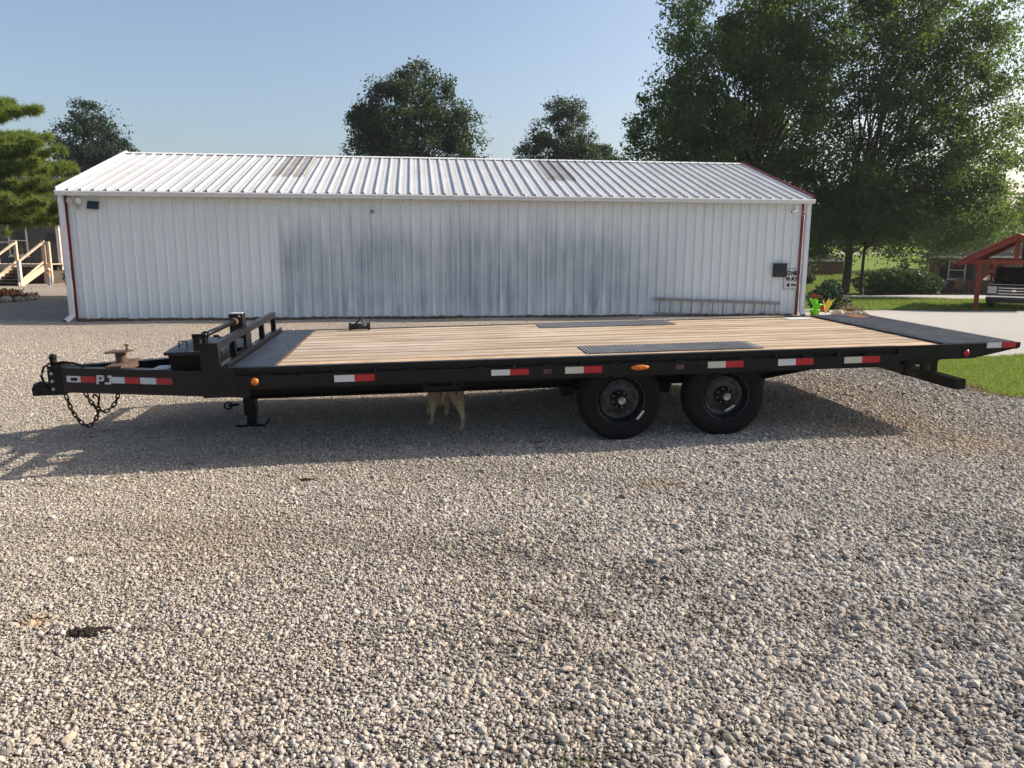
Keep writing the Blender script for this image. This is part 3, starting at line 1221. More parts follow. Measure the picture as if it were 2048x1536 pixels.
# side rails (both sides): channel, rub rail, stake pockets
for side in (0, 1):
    sg_ = -1 if side == 0 else 1
    v_in = 0 if side == 0 else TW

    def V(d):
        return v_in + sg_ * d

    def bx(mb, u0, u1, d0, d1, h0, h1):
        a, b = sorted((V(d0), V(d1)))
        return mb.box(u0, u1, a, b, h0, h1)
    mb = MB()
    bx(mb, -.36, 5.505, .002, .04, TD - .012, TD + .002)
    bx(mb, -.36, 5.505, .04, .046, .60, TD + .002)
    bx(mb, -.36, 5.505, .046, .062, TD - .022, TD + .002)
    bx(mb, -.36, 5.505, .002, .04, .60, .61)
    mb.build('side_rail', 'black_paint', trailer)
    mb = MB()
    bx(mb, -.30, 5.50, .086, .096, .640, .722)
    mb.build('rub_rail', 'black_paint', trailer)
    pk = MB()
    a, b = sorted((V(.047), V(.0855)))
    pk.box(-.045, .045, a, b, .635, .735)
    pm_ = pk.mesh('stake_pocket', 'black_paint')
    for k in range(10):
        inst(pm_, 'stake_pocket', trailer, (-.05 + k * .585, 0, 0))
    pn = MB()
    a, b = sorted((V(.05), V(.085)))
    pn.tube([(0, (a + b) / 2, .64), (0, (a + b) / 2, .745)], .014, 8)
    pn_ = pn.mesh('pipe_spool', 'black_steel')
    for k in range(10):
        inst(pn_, 'pipe_spool', trailer, (.24 + k * .585, 0, 0))

# main frame beams (I section), tapering at the rear
for vc in (.36, TW - .36):
    mb = MB()
    web = [(-.30, .45), (4.35, .45), (5.05, .56), (6.0, .57), (6.0, .665), (-.30, .665)]
    mb.prism(web, 'Y', vc - .006, vc + .006)
    mb.bar((-.30, vc, .452), (4.35, vc, .452), .11, .012)
    mb.bar((4.35, vc, .452), (5.05, vc, .562), .11, .012)
    mb.bar((5.05, vc, .562), (6.0, vc, .572), .11, .012)
    mb.box(-.30, 6.0, vc - .055, vc + .055, .645, .658)
    mb.build('main_beam', 'dark_frame', trailer)
for k in range(14):
    u = -.1 + k * .44
    cv = .36 if 2.45 < u < 4.4 else .02
    MB().box(u, u + .04, cv, TW - cv, .60, .659).build('crossmember', 'dark_frame', trailer)

# reflective tape, half white half red, on the rub rail
for i, (u0, u1, h0, h1) in enumerate([(.493, .823, .648, .705), (1.80, 2.12, .655, .705), (2.436, 2.758, .650, .708), (3.705, 4.029, .655, .712), (4.349, 4.676, .655, .713), (4.97, 5.308, .655, .712)]):
    um = (u0 + u1) / 2
    MB().box(u0, um - .0005, -.0985, -.0963, h0, h1).build('reflector_tape', 'tape_white' if i in (0, 1, 4) else 'tape_yellowed', trailer)
    MB().box(um + .0005, u1, -.0985, -.0963, h0, h1).build('reflector_tape', 'tape_red', trailer)


def disc_light(name, u, h, ru, rh, mat, v=-.1):
    m2 = MB().lathe([(0, -.022), (.5, -.02), (.85, -.012), (1, 0)], 20, 'Y')
    m2.v = [(u + x * ru, v + y, h + z * rh) for x, y, z in m2.v]
    o = m2.build(name, mat, trailer, smooth=True)
    m3 = MB().lathe([(1.0, -.006), (1.18, -.006), (1.18, .01)], 20, 'Y')
    m3.v = [(u + x * ru, v + y, h + z * rh) for x, y, z in m3.v]
    m3.build('light_rim', 'black_steel', o)


disc_light('marker_light', -.145, .677, .034, .034, 'amber_lens')
disc_light('marker_light', 3.095, .684, .085, .026, 'amber_lens')
disc_light('tail_light', 6.165, .708, .032, .034, 'red_lens', -.068)
MB().box(3.05, 3.14, -.112, -.104, .674, .694).build('marker_bulb', 'headlight', trailer)
for u0 in (2.25, 3.42):
    MB().box(u0, u0 + .07, -.0985, -.0963, .655, .695).build('faded_sticker', 'rusty_steel', trailer)

# tail: tapered side plates + tread-plate end + slats
for v0, v1 in ((-.065, -.045), (TW + .045, TW + .065)):
    MB().prism([(5.50, .655), (6.24, .655), (6.70, .742), (6.70, .79), (5.50, .79)], 'Y', v0, v1).build('tail_side_plate', 'black_paint', trailer)
mb = MB()
mb.box(TL + .01, 6.70, -.044, TW + .044, TD - .012, TD + .003)
mb.box(6.66, 6.70, -.044, TW + .044, TD - .06, TD - .0125)
mb.box(TL + .01, TL + .05, -.04, TW + .04, .66, TD - .0125)
mb.build('tail_plate', 'tread_plate', trailer)
MB().box(TL - .012, TL + .0095, -.0, TW, TD - .02, TD + .012).build('tail_lip', 'black_steel', trailer)
bar_m = MB().prism([(-.007, 0), (-.003, .011), (.003, .011), (.007, 0)], 'Y', -.042, TW + .042).mesh('tread_bar', 'tread_plate')
for k in range(22):
    inst(bar_m, 'tread_bar', trailer, (TL + .04 + k * .0305, 0, TD + .003))
MB().box(6.35, 6.52, TW - .35, TW - .05, TD + .0142, TD + .0162).build('rust_patch', 'rust', trailer)
MB().box(6.365, 6.508, -.0685, -.0655, .745, .795).build('reflector_tape', 'tape_white', trailer)
MB().box(6.509, 6.652, -.0685, -.0655, .745, .795).build('reflector_tape', 'tape_red', trailer)
# tread plates over the wheels
for (u0, u1, v0, v1) in ((2.67, 4.30, .095, .515), (2.55, 4.12, 1.99, 2.36)):
    o = MB().box(u0, u1, v0, v1, TD + .0005, TD + .006).build('wheel_cover_plate', 'tread_plate', trailer)
    rbm = MB().prism([(-.006, 0), (-.003, .009), (.003, .009), (.006, 0)], 'Y', v0 + .005, v1 - .005).mesh('tread_bar', 'tread_plate')
    for vtx in rbm.vertices:
        vtx.co.z *= .5
    for k in range(int((u1 - u0) / .04) - 1):
        inst(rbm, 'tread_bar', o, (u0 + .03 + k * .04, 0, TD + .006))
MB().box(5.55, 5.82, 2.1, 2.33, TD + .001, TD + .004).build('deck_label', 'white_label', trailer)

# rear underride bar with hanger posts and support jacks
MB().bar((6.14, -.07, .415), (6.14, TW + .07, .415), .10, .095).build('bumper_bar', 'black_steel', trailer)
for vc in (.36, TW - .36):
    mb = MB()
    mb.box(6.10, 6.18, vc - .04, vc + .04, .464, .60)
    mb.box(5.98, 6.19, vc - .05, vc + .05, .575, .655)
    mb.build('bumper_post', 'black_steel', trailer)
for vc, rr in ((.12, .055), (TW - .3, .05)):
    mb = MB()
    mb.tube([(5.74, vc, .66), (5.74, vc, .50)], rr, 12)
    mb.tube([(5.74, vc, .50), (5.74, vc, .485)], rr * 1.2, 12)
    mb.tube([(5.90, vc, .60), (5.90, vc, .52)], rr * .8, 12)
    mb.box(5.67, 5.97, vc - .04, vc + .04, .585, .66)
    mb.build('support_leg', 'black_steel', trailer)

# wheels
TR = .377
tyre_prof = [(.205, .035), (.225, .018), (.262, .006), (.300, .004), (.328, .012), (.346, .026), (.354, .04), (.357, .06), (.3495, .063), (.3495, .072), (.359, .075),
             (.3605, .105), (.3515, .108), (.3515, .117), (.3605, .12), (.359, .15), (.3495, .153), (.3495, .162), (.357, .165), (.354, .185), (.346, .199), (.328, .213), (.300, .221), (.262, .219), (.225, .207), (.205, .19)]
WS = .377 / .362
tyre_prof = [(r_ * WS, a_) for r_, a_ in tyre_prof]
tyre_me = MB().lathe(tyre_prof, 56, 'Y').mesh('tyre', 'rubber', True)
rim_prof = [(.212, .03), (.216, .024), (.21, .02), (.203, .026), (.199, .05), (.186, .062), (.18, .085), (.165, .10), (.13, .098), (.095, .088), (.085, .086), (.0, .086)]
rim_prof = [(r_ * WS, a_) for r_, a_ in rim_prof]
rim_me = MB().lathe(rim_prof, 48, 'Y').lathe([(.212 * WS, .03), (.2 * WS, .1), (.206 * WS, .19)], 48, 'Y').mesh('wheel', 'rim_black', True)
hub_me = MB().lathe([(.084, .09), (.08, .05), (.058, .045), (.054, .01), (.048, .004), (.03, .002)], 28, 'Y').mesh('hub', 'black_steel', True)
cap_me = MB().lathe([(.034, .003), (.034, -.012), (.028, -.016), (.019, -.014), (.017, -.008), (.0, -.008)], 24, 'Y').mesh('hub_cap', 'hub_metal', True)
lug_me = MB().lathe([(.009, .05), (.009, .028), (.005, .024), (0, .024)], 6, 'Y').mesh('lug_nut', 'hub_metal')
hole_me = MB().lathe([(.0, -.0025), (.0185, -.0025), (.0185, .012)], 14, 'Y').mesh('vent_hole', 'sign_black')
mark_me = MB().box(-.05, .05, -.001, .001, -.009, .009).mesh('chalk_mark', 'white_label')
AX = (2.966, 3.935)
for u in AX:
    for side in (0, 1):
        flip = (0, 0, 0) if side == 0 else (0, 0, math.pi)
        vv = .015 if side == 0 else TW - .015
        w = inst(rim_me, 'wheel', trailer, (u, vv, TR - .012), flip)
        inst(tyre_me, 'tyre', w)
        inst(hub_me, 'hub', w)
        inst(cap_me, 'hub_cap', w)
        for k in range(8):
            a = 2 * math.pi * (k + .3) / 8
            inst(lug_me, 'lug_nut', w, (.067 * math.cos(a), .02, .067 * math.sin(a)))
            b = 2 * math.pi * (k + .1) / 8
            inst(hole_me, 'vent_hole', w, (.145 * math.cos(b), .098, .145 * math.sin(b)))
        if side == 0:
            a = math.radians(-38 if u < 3 else -60)
            r_ = .225 if u < 3 else .15
            inst(mark_me, 'chalk_mark', w, (r_ * math.cos(a), .012 if u < 3 else .096, r_ * math.sin(a)), (0, -a + math.pi / 2, 0))
    MB().tube([(u, .20, TR), (u, TW - .20, TR)], .05, 14).build('axle', 'dark_frame', trailer, smooth=True)
for vc in (.36, TW - .36):
    for u in AX:
        mb = MB()
        for j in range(5):
            ln = .40 - .06 * j
            pts = [(u + ln * t, vc, TR + .07 - .012 * j + .05 * t * t) for t in (-1, -.5, 0, .5, 1)]
            for p_, q_ in zip(pts, pts[1:]):
                mb.bar(p_, q_, .045, .010)
        mb.build('leaf_spring', 'dark_frame', trailer)
    for u in (AX[0] - .43, (AX[0] + AX[1]) / 2, AX[1] + .43):
        MB().prism([(u - .07, .45), (u - .045, .36), (u + .045, .36), (u + .07, .45)], 'Y', vc - .04, vc + .04).build('spring_hanger', 'dark_frame', trailer)

# bulkhead rack at the deck front
FU = -.455
mb = MB()
mb.box(FU - .115, FU + .03, -.064, -.044, .545, .998)
mb.box(FU + .03, -.30, -.064, -.044, .545, .79)
mb.build('front_gusset', 'black_paint', trailer)
for v_, h0, h1 in ((-.016, .56, .94), (.55, .79, .94), (1.78, .79, .94), (TW + .03, .56, .94)):
    MB().box(FU - .025, FU + .025, v_ - .025, v_ + .025, h0, h1).build('rack_post', 'black_paint', trailer)
MB().box(FU - .027, FU + .027, -.043, TW + .058, .94, .998).build('rack_top_rail', 'black_paint', trailer)
mb = MB()
mb.box(FU - .03, FU + .03, -.043, TW + .056, .755, .79)
mb.bar((FU + .085, -.04, .80), (FU + .085, TW + .03, .80), .012, .055)
mb.box(FU + .03, -.336, -.04, TW + .03, .75, .772)
mb.box(FU - .02, FU + .02, -.043, TW + .056, .56, .754)
mb.build('rack_base_rail', 'black_paint', trailer)
# jack on the centre line
JU, JV = -.550, 1.19
mb = MB()
mb.box(JU - .065, JU + .065, JV - .065, JV + .065, .52, 1.115)
jk = mb.build('jack', 'black_paint', trailer, bevel=.006)
MB().box(JU - .0, JU + .115, JV - .05, JV + .05, .11, .55).build('jack_leg', 'black_steel', jk)
MB().box(JU + .02, JU + .10, JV - .04, JV + .04, .0, .12).build('jack_drop_leg', 'black_steel', jk)
MB().box(JU - .07, JU + .20, JV - .13, JV + .13, .012, .034).build('jack_foot', 'black_steel', jk)
MB().box(JU - .055, JU + .055, JV - .055, JV + .055, 1.1155, 1.12).build('jack_cap', 'letter_silver', jk)
mb = MB().tube([(JU - .05, JV - .02, .22), (JU - .15, JV - .03, .21)], .014, 8)
mb.tube([(JU - .15 + .035 * math.cos(a), JV - .03, .21 + .035 * math.sin(a)) for a in [k * math.pi / 6 for k in range(12)]], .009, 6, closed=True)
mb.build('jack_pin', 'black_steel', jk)
MB().box(FU - .026, FU + .0, JV - .12, JV + .10, .62, .939).build('jack_plate', 'black_steel', trailer)
MB().box(JU - .01, JU + .06, JV - .068, JV - .0655, .79, .88).build('warning_label', 'white_label', trailer)
# drive shaft from the jack to the near side, with its support and crank
sh0, sh1 = Vector((JU - .01, JV - .08, 1.045)), Vector((JU - .05, .0, 1.03))
sft = MB().tube([sh0, sh1], .022, 12).build('drive_shaft', 'black_paint', trailer, smooth=True)
MB().tube([sh0 + Vector((0, .02, 0)), sh0 + Vector((0, -.06, 0))], .036, 12).build('shaft_collar', 'rusty_steel', sft)
MB().tube([sh0 + Vector((.02, .01, .03)), sh0 + Vector((.05, .0, .05))], .014, 8).build('collar_bolt', 'rusty_steel', sft)
q = sh0.lerp(sh1, .8)
mb = MB().tube([q + Vector((0, .02, 0)), q + Vector((0, -.02, 0))], .032, 12)
mb.bar(q, q - Vector((0, 0, .24)), .03, .03, (0, 1, 0))
mb.build('shaft_support', 'black_steel', sft)
mb = MB().bar(sh1 + Vector((0, -.015, .03)), sh1 + Vector((0, -.015, -.10)), .05, .02, (0, 1, 0))
mb.bar(sh1 + Vector((.06, -.015, .03)), sh1 + Vector((.06, -.015, -.10)), .03, .02, (0, 1, 0))
mb.bar(sh1 + Vector((-.03, -.015, .025)), sh1 + Vector((.08, -.015, .025)), .02, .03)
mb.build('crank_bracket', 'black_steel', sft)
mb = MB().tube([q + Vector((.05, .06, -.02)), q + Vector((.09, .06, -.02)), q + Vector((.11, .06, -.04)), q + Vector((.11, .06, -.12))], .012, 8)
mb.build('hand_loop', 'black_steel', sft)
# hoses and valve clutter behind the rack
mb = MB()
for k in range(4):
    mb.tube([(FU - .12 - .02 * k, .12 + .05 * k, .70), (FU - .14, .2 + .05 * k, .92 - .03 * k), (FU - .1, .38, .88), (FU - .08, .44, .70)], .012, 6)
mb.build('hose', 'rubber', trailer)
MB().tube([(FU - .10, .30, .70), (FU - .10, .30, .86)], .055, 12).build('pump_canister', 'black_steel', trailer)

# tongue: two I-beams converging on the coupler
TA, TB = Vector((-.30, .50, 0)), Vector((-2.2, 1.10, 0))


def beam(a, b, name, flip):
    d = (b - a).normalized()
    mb = MB()
    h0, h1 = .415, .650
    for h in (h0 + .006, h1 - .006):
        mb.bar(a + Vector((0, 0, h)), b + Vector((0, 0, h)), .10, .012)
    mb.bar(a + Vector((0, 0, (h0 + h1) / 2)), b + Vector((0, 0, (h0 + h1) / 2)), .10 if flip == 2 else .012, h1 - h0 - .024)
    return mb.build(name, 'black_paint', trailer)


off = Vector((0, .05, 0))
b1 = beam(TA + off, TB + off, 'tongue_beam', 0)
b2 = beam(Vector((-.30, TW - .50 - .05, 0)), Vector((-2.2, TW - 1.10 - .05, 0)), 'tongue_beam', 0)
# plate over the near beam face with pressed lines and markings
bd = (TB - TA).normalized()
bn = Vector((bd.y, -bd.x, 0))
if bn.y > 0:
    bn = -bn
bang = math.atan2(bd.y, bd.x)


def bp(t, h, out=.0):
    return TA + bd * t + bn * out + Vector((0, 0, h))


def beam_box(name, t0, t1, h0, h1, o0, o1, mat, par=b1):
    vs = [bp(t, h, o) for t in (t0, t1) for h in (h0, h1) for o in (o0, o1)]
    return MB().add(vs, [(0, 1, 3, 2), (4, 6, 7, 5), (0, 4, 5, 1), (2, 3, 7, 6), (0, 2, 6, 4), (1, 5, 7, 3)]).build(name, mat, par)


beam_box('beam_face', .0, 1.965, .425, .640, -.004, .000, 'black_paint')
for h in (.475, .495, .605, .622):
    beam_box('pressed_line', .10, 1.80, h, h + .003, .0004, .003, 'black_steel')
for t0, t1, mt in ((1.765, 1.915, 'tape_white'), (1.605, 1.76, 'tape_red'), (1.296, 1.43, 'tape_white'), (1.138, 1.291, 'tape_red'), (.968, 1.133, 'tape_white'), (.802, .963, 'tape_red')):
    beam_box('reflector_tape', t0, t1, .517, .577, .0005, .003, mt)
beam_box('tape_scuff', 1.80, 1.87, .53, .56, .0035, .0045, 'black_steel')
# letters P and J: slanted block shapes; x runs towards the rear along the beam (decreasing t)


def letter(polys, t_left, h0, hh, ww, par):
    mb = MB()
    for poly in polys:
        n_ = len(poly)
        vs = []
        for o_ in (.0005, .0045):
            for x, y in poly:
                xs_ = x + .16 * y
                vs.append(bp(t_left - xs_ * ww, h0 + y * hh, o_))
        fs = [tuple(range(n_)), tuple(range(2 * n_ - 1, n_ - 1, -1))] + [(i, n_ + i, n_ + (i + 1) % n_, (i + 1) % n_) for i in range(n_)]
        mb.add(vs, fs)
    return mb.build('lettering', 'letter_silver', par)


P_ = [[(0, 0), (.28, 0), (.28, 1), (0, 1)], [(.28, .78), (.80, .78), (.9, .86), (.9, .92), (.8, 1), (.28, 1)], [(.28, .32), (.78, .32), (.78, .54), (.28, .54)], [(.66, .54), (.78, .32), (.95, .45), (.95, .88), (.8, 1), (.66, .78)]]
J_ = [[(.55, .22), (.84, .22), (.84, 1), (.55, 1)], [(0, 0), (.66, 0), (.84, .14), (.84, .22), (0, .22)], [(.3, .78), (.55, .78), (.55, 1), (.3, 1)]]
letter(P_, 1.600, .505, .085, .085, b1)
letter(J_, 1.510, .505, .085, .085, b1)

# cross pieces, spare mount, toolbox
mb = MB().box(-1.72, -1.58, .95, TW - .95, .60, .672)
mb.build('tongue_crossbar', 'rusty_steel', trailer)
sm2 = MB().lathe([(0, .0), (.05, .0), (.05, .10), (0, .10)], 12, 'Z', (-1.66, 1.19, .672)).build('spare_post', 'rusty_steel', trailer)
MB().add([(-1.78, 1.10, .772), (-1.575, 1.08, .772), (-1.56, 1.26, .772), (-1.765, 1.28, .772), (-1.78, 1.10, .784), (-1.575, 1.08, .784), (-1.56, 1.26, .784), (-1.765, 1.28, .784)], [(3, 2, 1, 0), (4, 5, 6, 7), (0, 1, 5, 4), (1, 2, 6, 5), (2, 3, 7, 6), (3, 0, 4, 7)]).build('spare_plate', 'rusty_steel', sm2)
mb = MB().tube([(-1.58, 1.14, .784), (-1.58, 1.14, .84)], .010, 8)
mb.tube([(-1.58, 1.14, .835), (-1.58, 1.14, .852)], .019, 8)
mb.build('spare_bolt', 'rusty_steel', sm2)
tb = MB().prism([(.78, .56), (1.62, .56), (1.70, .80), (.68, .80)], 'X', -1.06, -.60).build('toolbox', 'black_steel', trailer)
MB().prism([(.66, .80), (1.72, .80), (1.72, .828), (1.2, .85), (.66, .828)], 'X', -1.09, -.585).build('toolbox_lid', 'front_plate', tb)
MB().tube([(-1.03, .92, .83), (-1.03, .92, .895), (-.96, .92, .895), (-.96, .92, .83)], .007, 6).build('lid_handle', 'black_steel', tb)
MB().box(-1.25, -1.11, .80, 1.0, .652, .66).build('tongue_label', 'white_label', trailer)
MB().box(-1.40, -1.15, .84, 1.55, .50, .515).build('tongue_tray', 'dark_frame', trailer)

# coupler, breakaway cable
mb = MB()
mb.box(-2.30, -2.18, 1.09, 1.105, .40, .67)
mb.box(-2.30, -2.18, 1.275, 1.29, .40, .67)
mb.box(-2.19, -2.17, 1.09, 1.29, .40, .67)
cp = mb.build('coupler_channel', 'black_steel', trailer)
hole = MB().lathe([(0, -.001), (.013, -.001), (.013, .002)], 12, 'Y').mesh('bolt_hole', 'white_label')
for h in (.45, .525, .60):
    MB().lathe([(.012, -.002), (.02, -.002), (.02, .004)], 12, 'Y', (-2.265, 1.089, h)).build('bolt_hole', 'rusty_steel', cp)
    inst(hole, 'bolt_hole', cp, (-2.265, 1.0885, h))
mb = MB()
mb.prism([(-2.47, .385), (-2.18, .385), (-2.18, .47), (-2.33, .50), (-2.42, .49), (-2.47, .46)], 'Y', 1.12, 1.26)
mb.lathe([(.075, .385), (.08, .43), (.06, .49), (0, .515)], 16, 'Z', (-2.42, 1.19, 0))
mb.build('ball_coupler', 'black_steel', trailer)
MB().tube([(-2.30, 1.19, .50), (-2.33, 1.19, .58), (-2.27, 1.19, .70)], .016, 8).build('coupler_handle', 'black_steel', trailer)
mb = MB().tube([(-2.26, 1.15, .66), (-2.26, 1.15, .735)], .03, 12)
mb.blob((-2.26, 1.15, .745), .036, 10, 6)
mb.build('breakaway_plug', 'rubber', trailer, smooth=True)
pts = [(-2.24, 1.12, .69), (-2.15, 1.10, .705), (-2.05, 1.10, .69), (-1.97, 1.10, .655)]
MB().tube(pts, .011, 8).build('wiring_cable', 'rubber', trailer, smooth=True)
pts = [(-2.27, 1.13, .70), (-2.33, 1.10, .66), (-2.35, 1.08, .58), (-2.33, 1.08, .50), (-2.30, 1.09, .45)]
MB().tube(pts, .011, 8).build('wiring_cable', 'rubber', trailer, smooth=True)
MB().tube([(-2.36, 1.06, .585), (-2.28, 1.07, .64)], .004, 6).build('lock_pin', 'letter_silver', trailer)

# safety chains made of links
lk = MB()
ring = []
for k in range(16):
    a = 2 * math.pi * k / 16
    ring.append((.0155 * math.cos(a) * .95, 0, .0155 * math.sin(a) + (.014 if math.sin(a) > 0 else -.014)))
lk.tube(ring, .0068, 6, closed=True)
link_me = lk.mesh('chain_link', 'chain_steel', True)


def chain(pts, name):
    """pts: control polyline in trailer space; links along a smooth curve through it"""
    P = [Vector(p) for p in pts]
    dense = []
    ext = [P[0] * 2 - P[1]] + P + [P[-1] * 2 - P[-2]]
    for i in range(1, len(ext) - 2):
        for t in np.linspace(0, 1, 30, endpoint=False):
            a, b, c, d = ext[i - 1], ext[i], ext[i + 1], ext[i + 2]
            dense.append(.5 * ((2 * b) + (c - a) * t + (2 * a - 5 * b + 4 * c - d) * t * t + (3 * b - a - 3 * c + d) * t ** 3))
    dense.append(P[-1])
    root = MB().blob(tuple(P[0]), .02, 8, 6).build(name, 'chain_steel', trailer)
    acc, k = 0.0, 0
    for a, b in zip(dense, dense[1:]):
        acc += (b - a).length
        if acc >= .043:
            acc = 0
            d = (b - a).normalized()
            s = d.cross(Vector((0, 1, 0))).normalized()
            if k % 2:
                s = d.cross(s).normalized()
            y = d.cross(s)
            M = Matrix((s, y, d)).transposed().to_4x4()
            M.translation = b
            o = bpy.data.objects.new('chain_link', link_me)
            COL.objects.link(o)
            o.parent = root
            o.matrix_local = M
            k += 1
    return root


chain([(-2.17, 1.10, .405), (-2.12, 1.09, .23), (-2.04, 1.08, .11), (-1.97, 1.08, .09), (-1.90, 1.09, .18), (-1.875, 1.10, .33)], 'safety_chain')
chain([(-2.05, 1.22, .405), (-1.99, 1.20, .29), (-1.92, 1.18, .22), (-1.85, 1.18, .20), (-1.77, 1.20, .27), (-1.72, 1.22, .405)], 'safety_chain')
mb = MB().tube([(-1.875, 1.10, .33), (-1.88, 1.10, .36), (-1.91, 1.10, .385), (-1.925, 1.10, .36), (-1.915, 1.10, .34)], [.008, .009, .012, .010, .005], 8)
mb.tube([(-1.86, 1.10, .41), (-1.865, 1.10, .33), (-1.88, 1.10, .30)], .007, 6)
mb.build('chain_hook', 'chain_steel', trailer, smooth=True)

# ratchet bracket hung below the near rail
mb = MB()
mb.box(1.235, 1.255, -.09, -.04, .535, .655)
mb.box(1.475, 1.495, -.09, -.04, .56, .655)
mb.tube([(1.22, -.07, .555), (1.53, -.07, .565)], .020, 10)
mb.tube([(1.53 + .025 * math.cos(k * math.pi / 6), -.07, .572 + .025 * math.sin(k * math.pi / 6)) for k in range(12)], .010, 6, closed=True)
mb.tube([(1.50, -.07, .55), (1.50, -.07, .505)], .008, 6)
mb.build('strap_winch', 'black_steel', trailer)
MB().box(1.30, 1.45, -.085, -.05, .61, .655).build('winch_guard', 'black_paint', trailer)

# ------------------------------------------------------------------ loose thing on the deck
dk = empty('strap_binder', tl(.52, 2.30, TD + .002))
dk.rotation_euler = (0, 0, TYAW + .05)
tag(dk, 'black strap binder with loop lying on the far edge of the deck', 'strap')
MB().tube([(-.10, 0, .035), (.10, 0, .045)], [.035, .033], 12).build('drum', 'plastic_black', dk, smooth=True)
for x in (-.11, .10):
    MB().tube([(x - .015, 0, .04), (x + .015, 0, .04)], .042, 14).build('flange', 'plastic_black', dk)
MB().tube([(-.06, 0, .06), (-.01, .01, .105), (.01, .01, .13), (.03, .01, .10), (.07, 0, .06)], .010, 8).build('loop', 'plastic_black', dk, smooth=True)
MB().tube([(.01, .01, .125), (.0, .01, .15)], .007, 6).build('hook', 'black_steel', dk)

# ------------------------------------------------------------------ dog standing under the trailer
def skin_obj(name, joints, edges, mat, parent=None, sub=2, root=0):
    me = bpy.data.meshes.new(name)
    me.from_pydata([j[:3] for j in joints], edges, [])
    o = bpy.data.objects.new(name, me)
    COL.objects.link(o)
    o.parent = parent
    sk = o.modifiers.new('skin', 'SKIN')
    sk.use_smooth_shade = True
    lay = me.skin_vertices[0] if me.skin_vertices else None
    if lay is None:
        bpy.context.view_layer.objects.active = o
        bpy.ops.mesh.customdata_skin_add()
        lay = me.skin_vertices[0]
    for i, j in enumerate(joints):
        r = j[3]
        lay.data[i].radius = r if hasattr(r, '__len__') else (r, r)
        lay.data[i].use_root = (i == root)
    sb = o.modifiers.new('sub', 'SUBSURF')
    sb.levels = sub
    sb.render_levels = sub
    me.materials.append(MATS[mat])
    return o


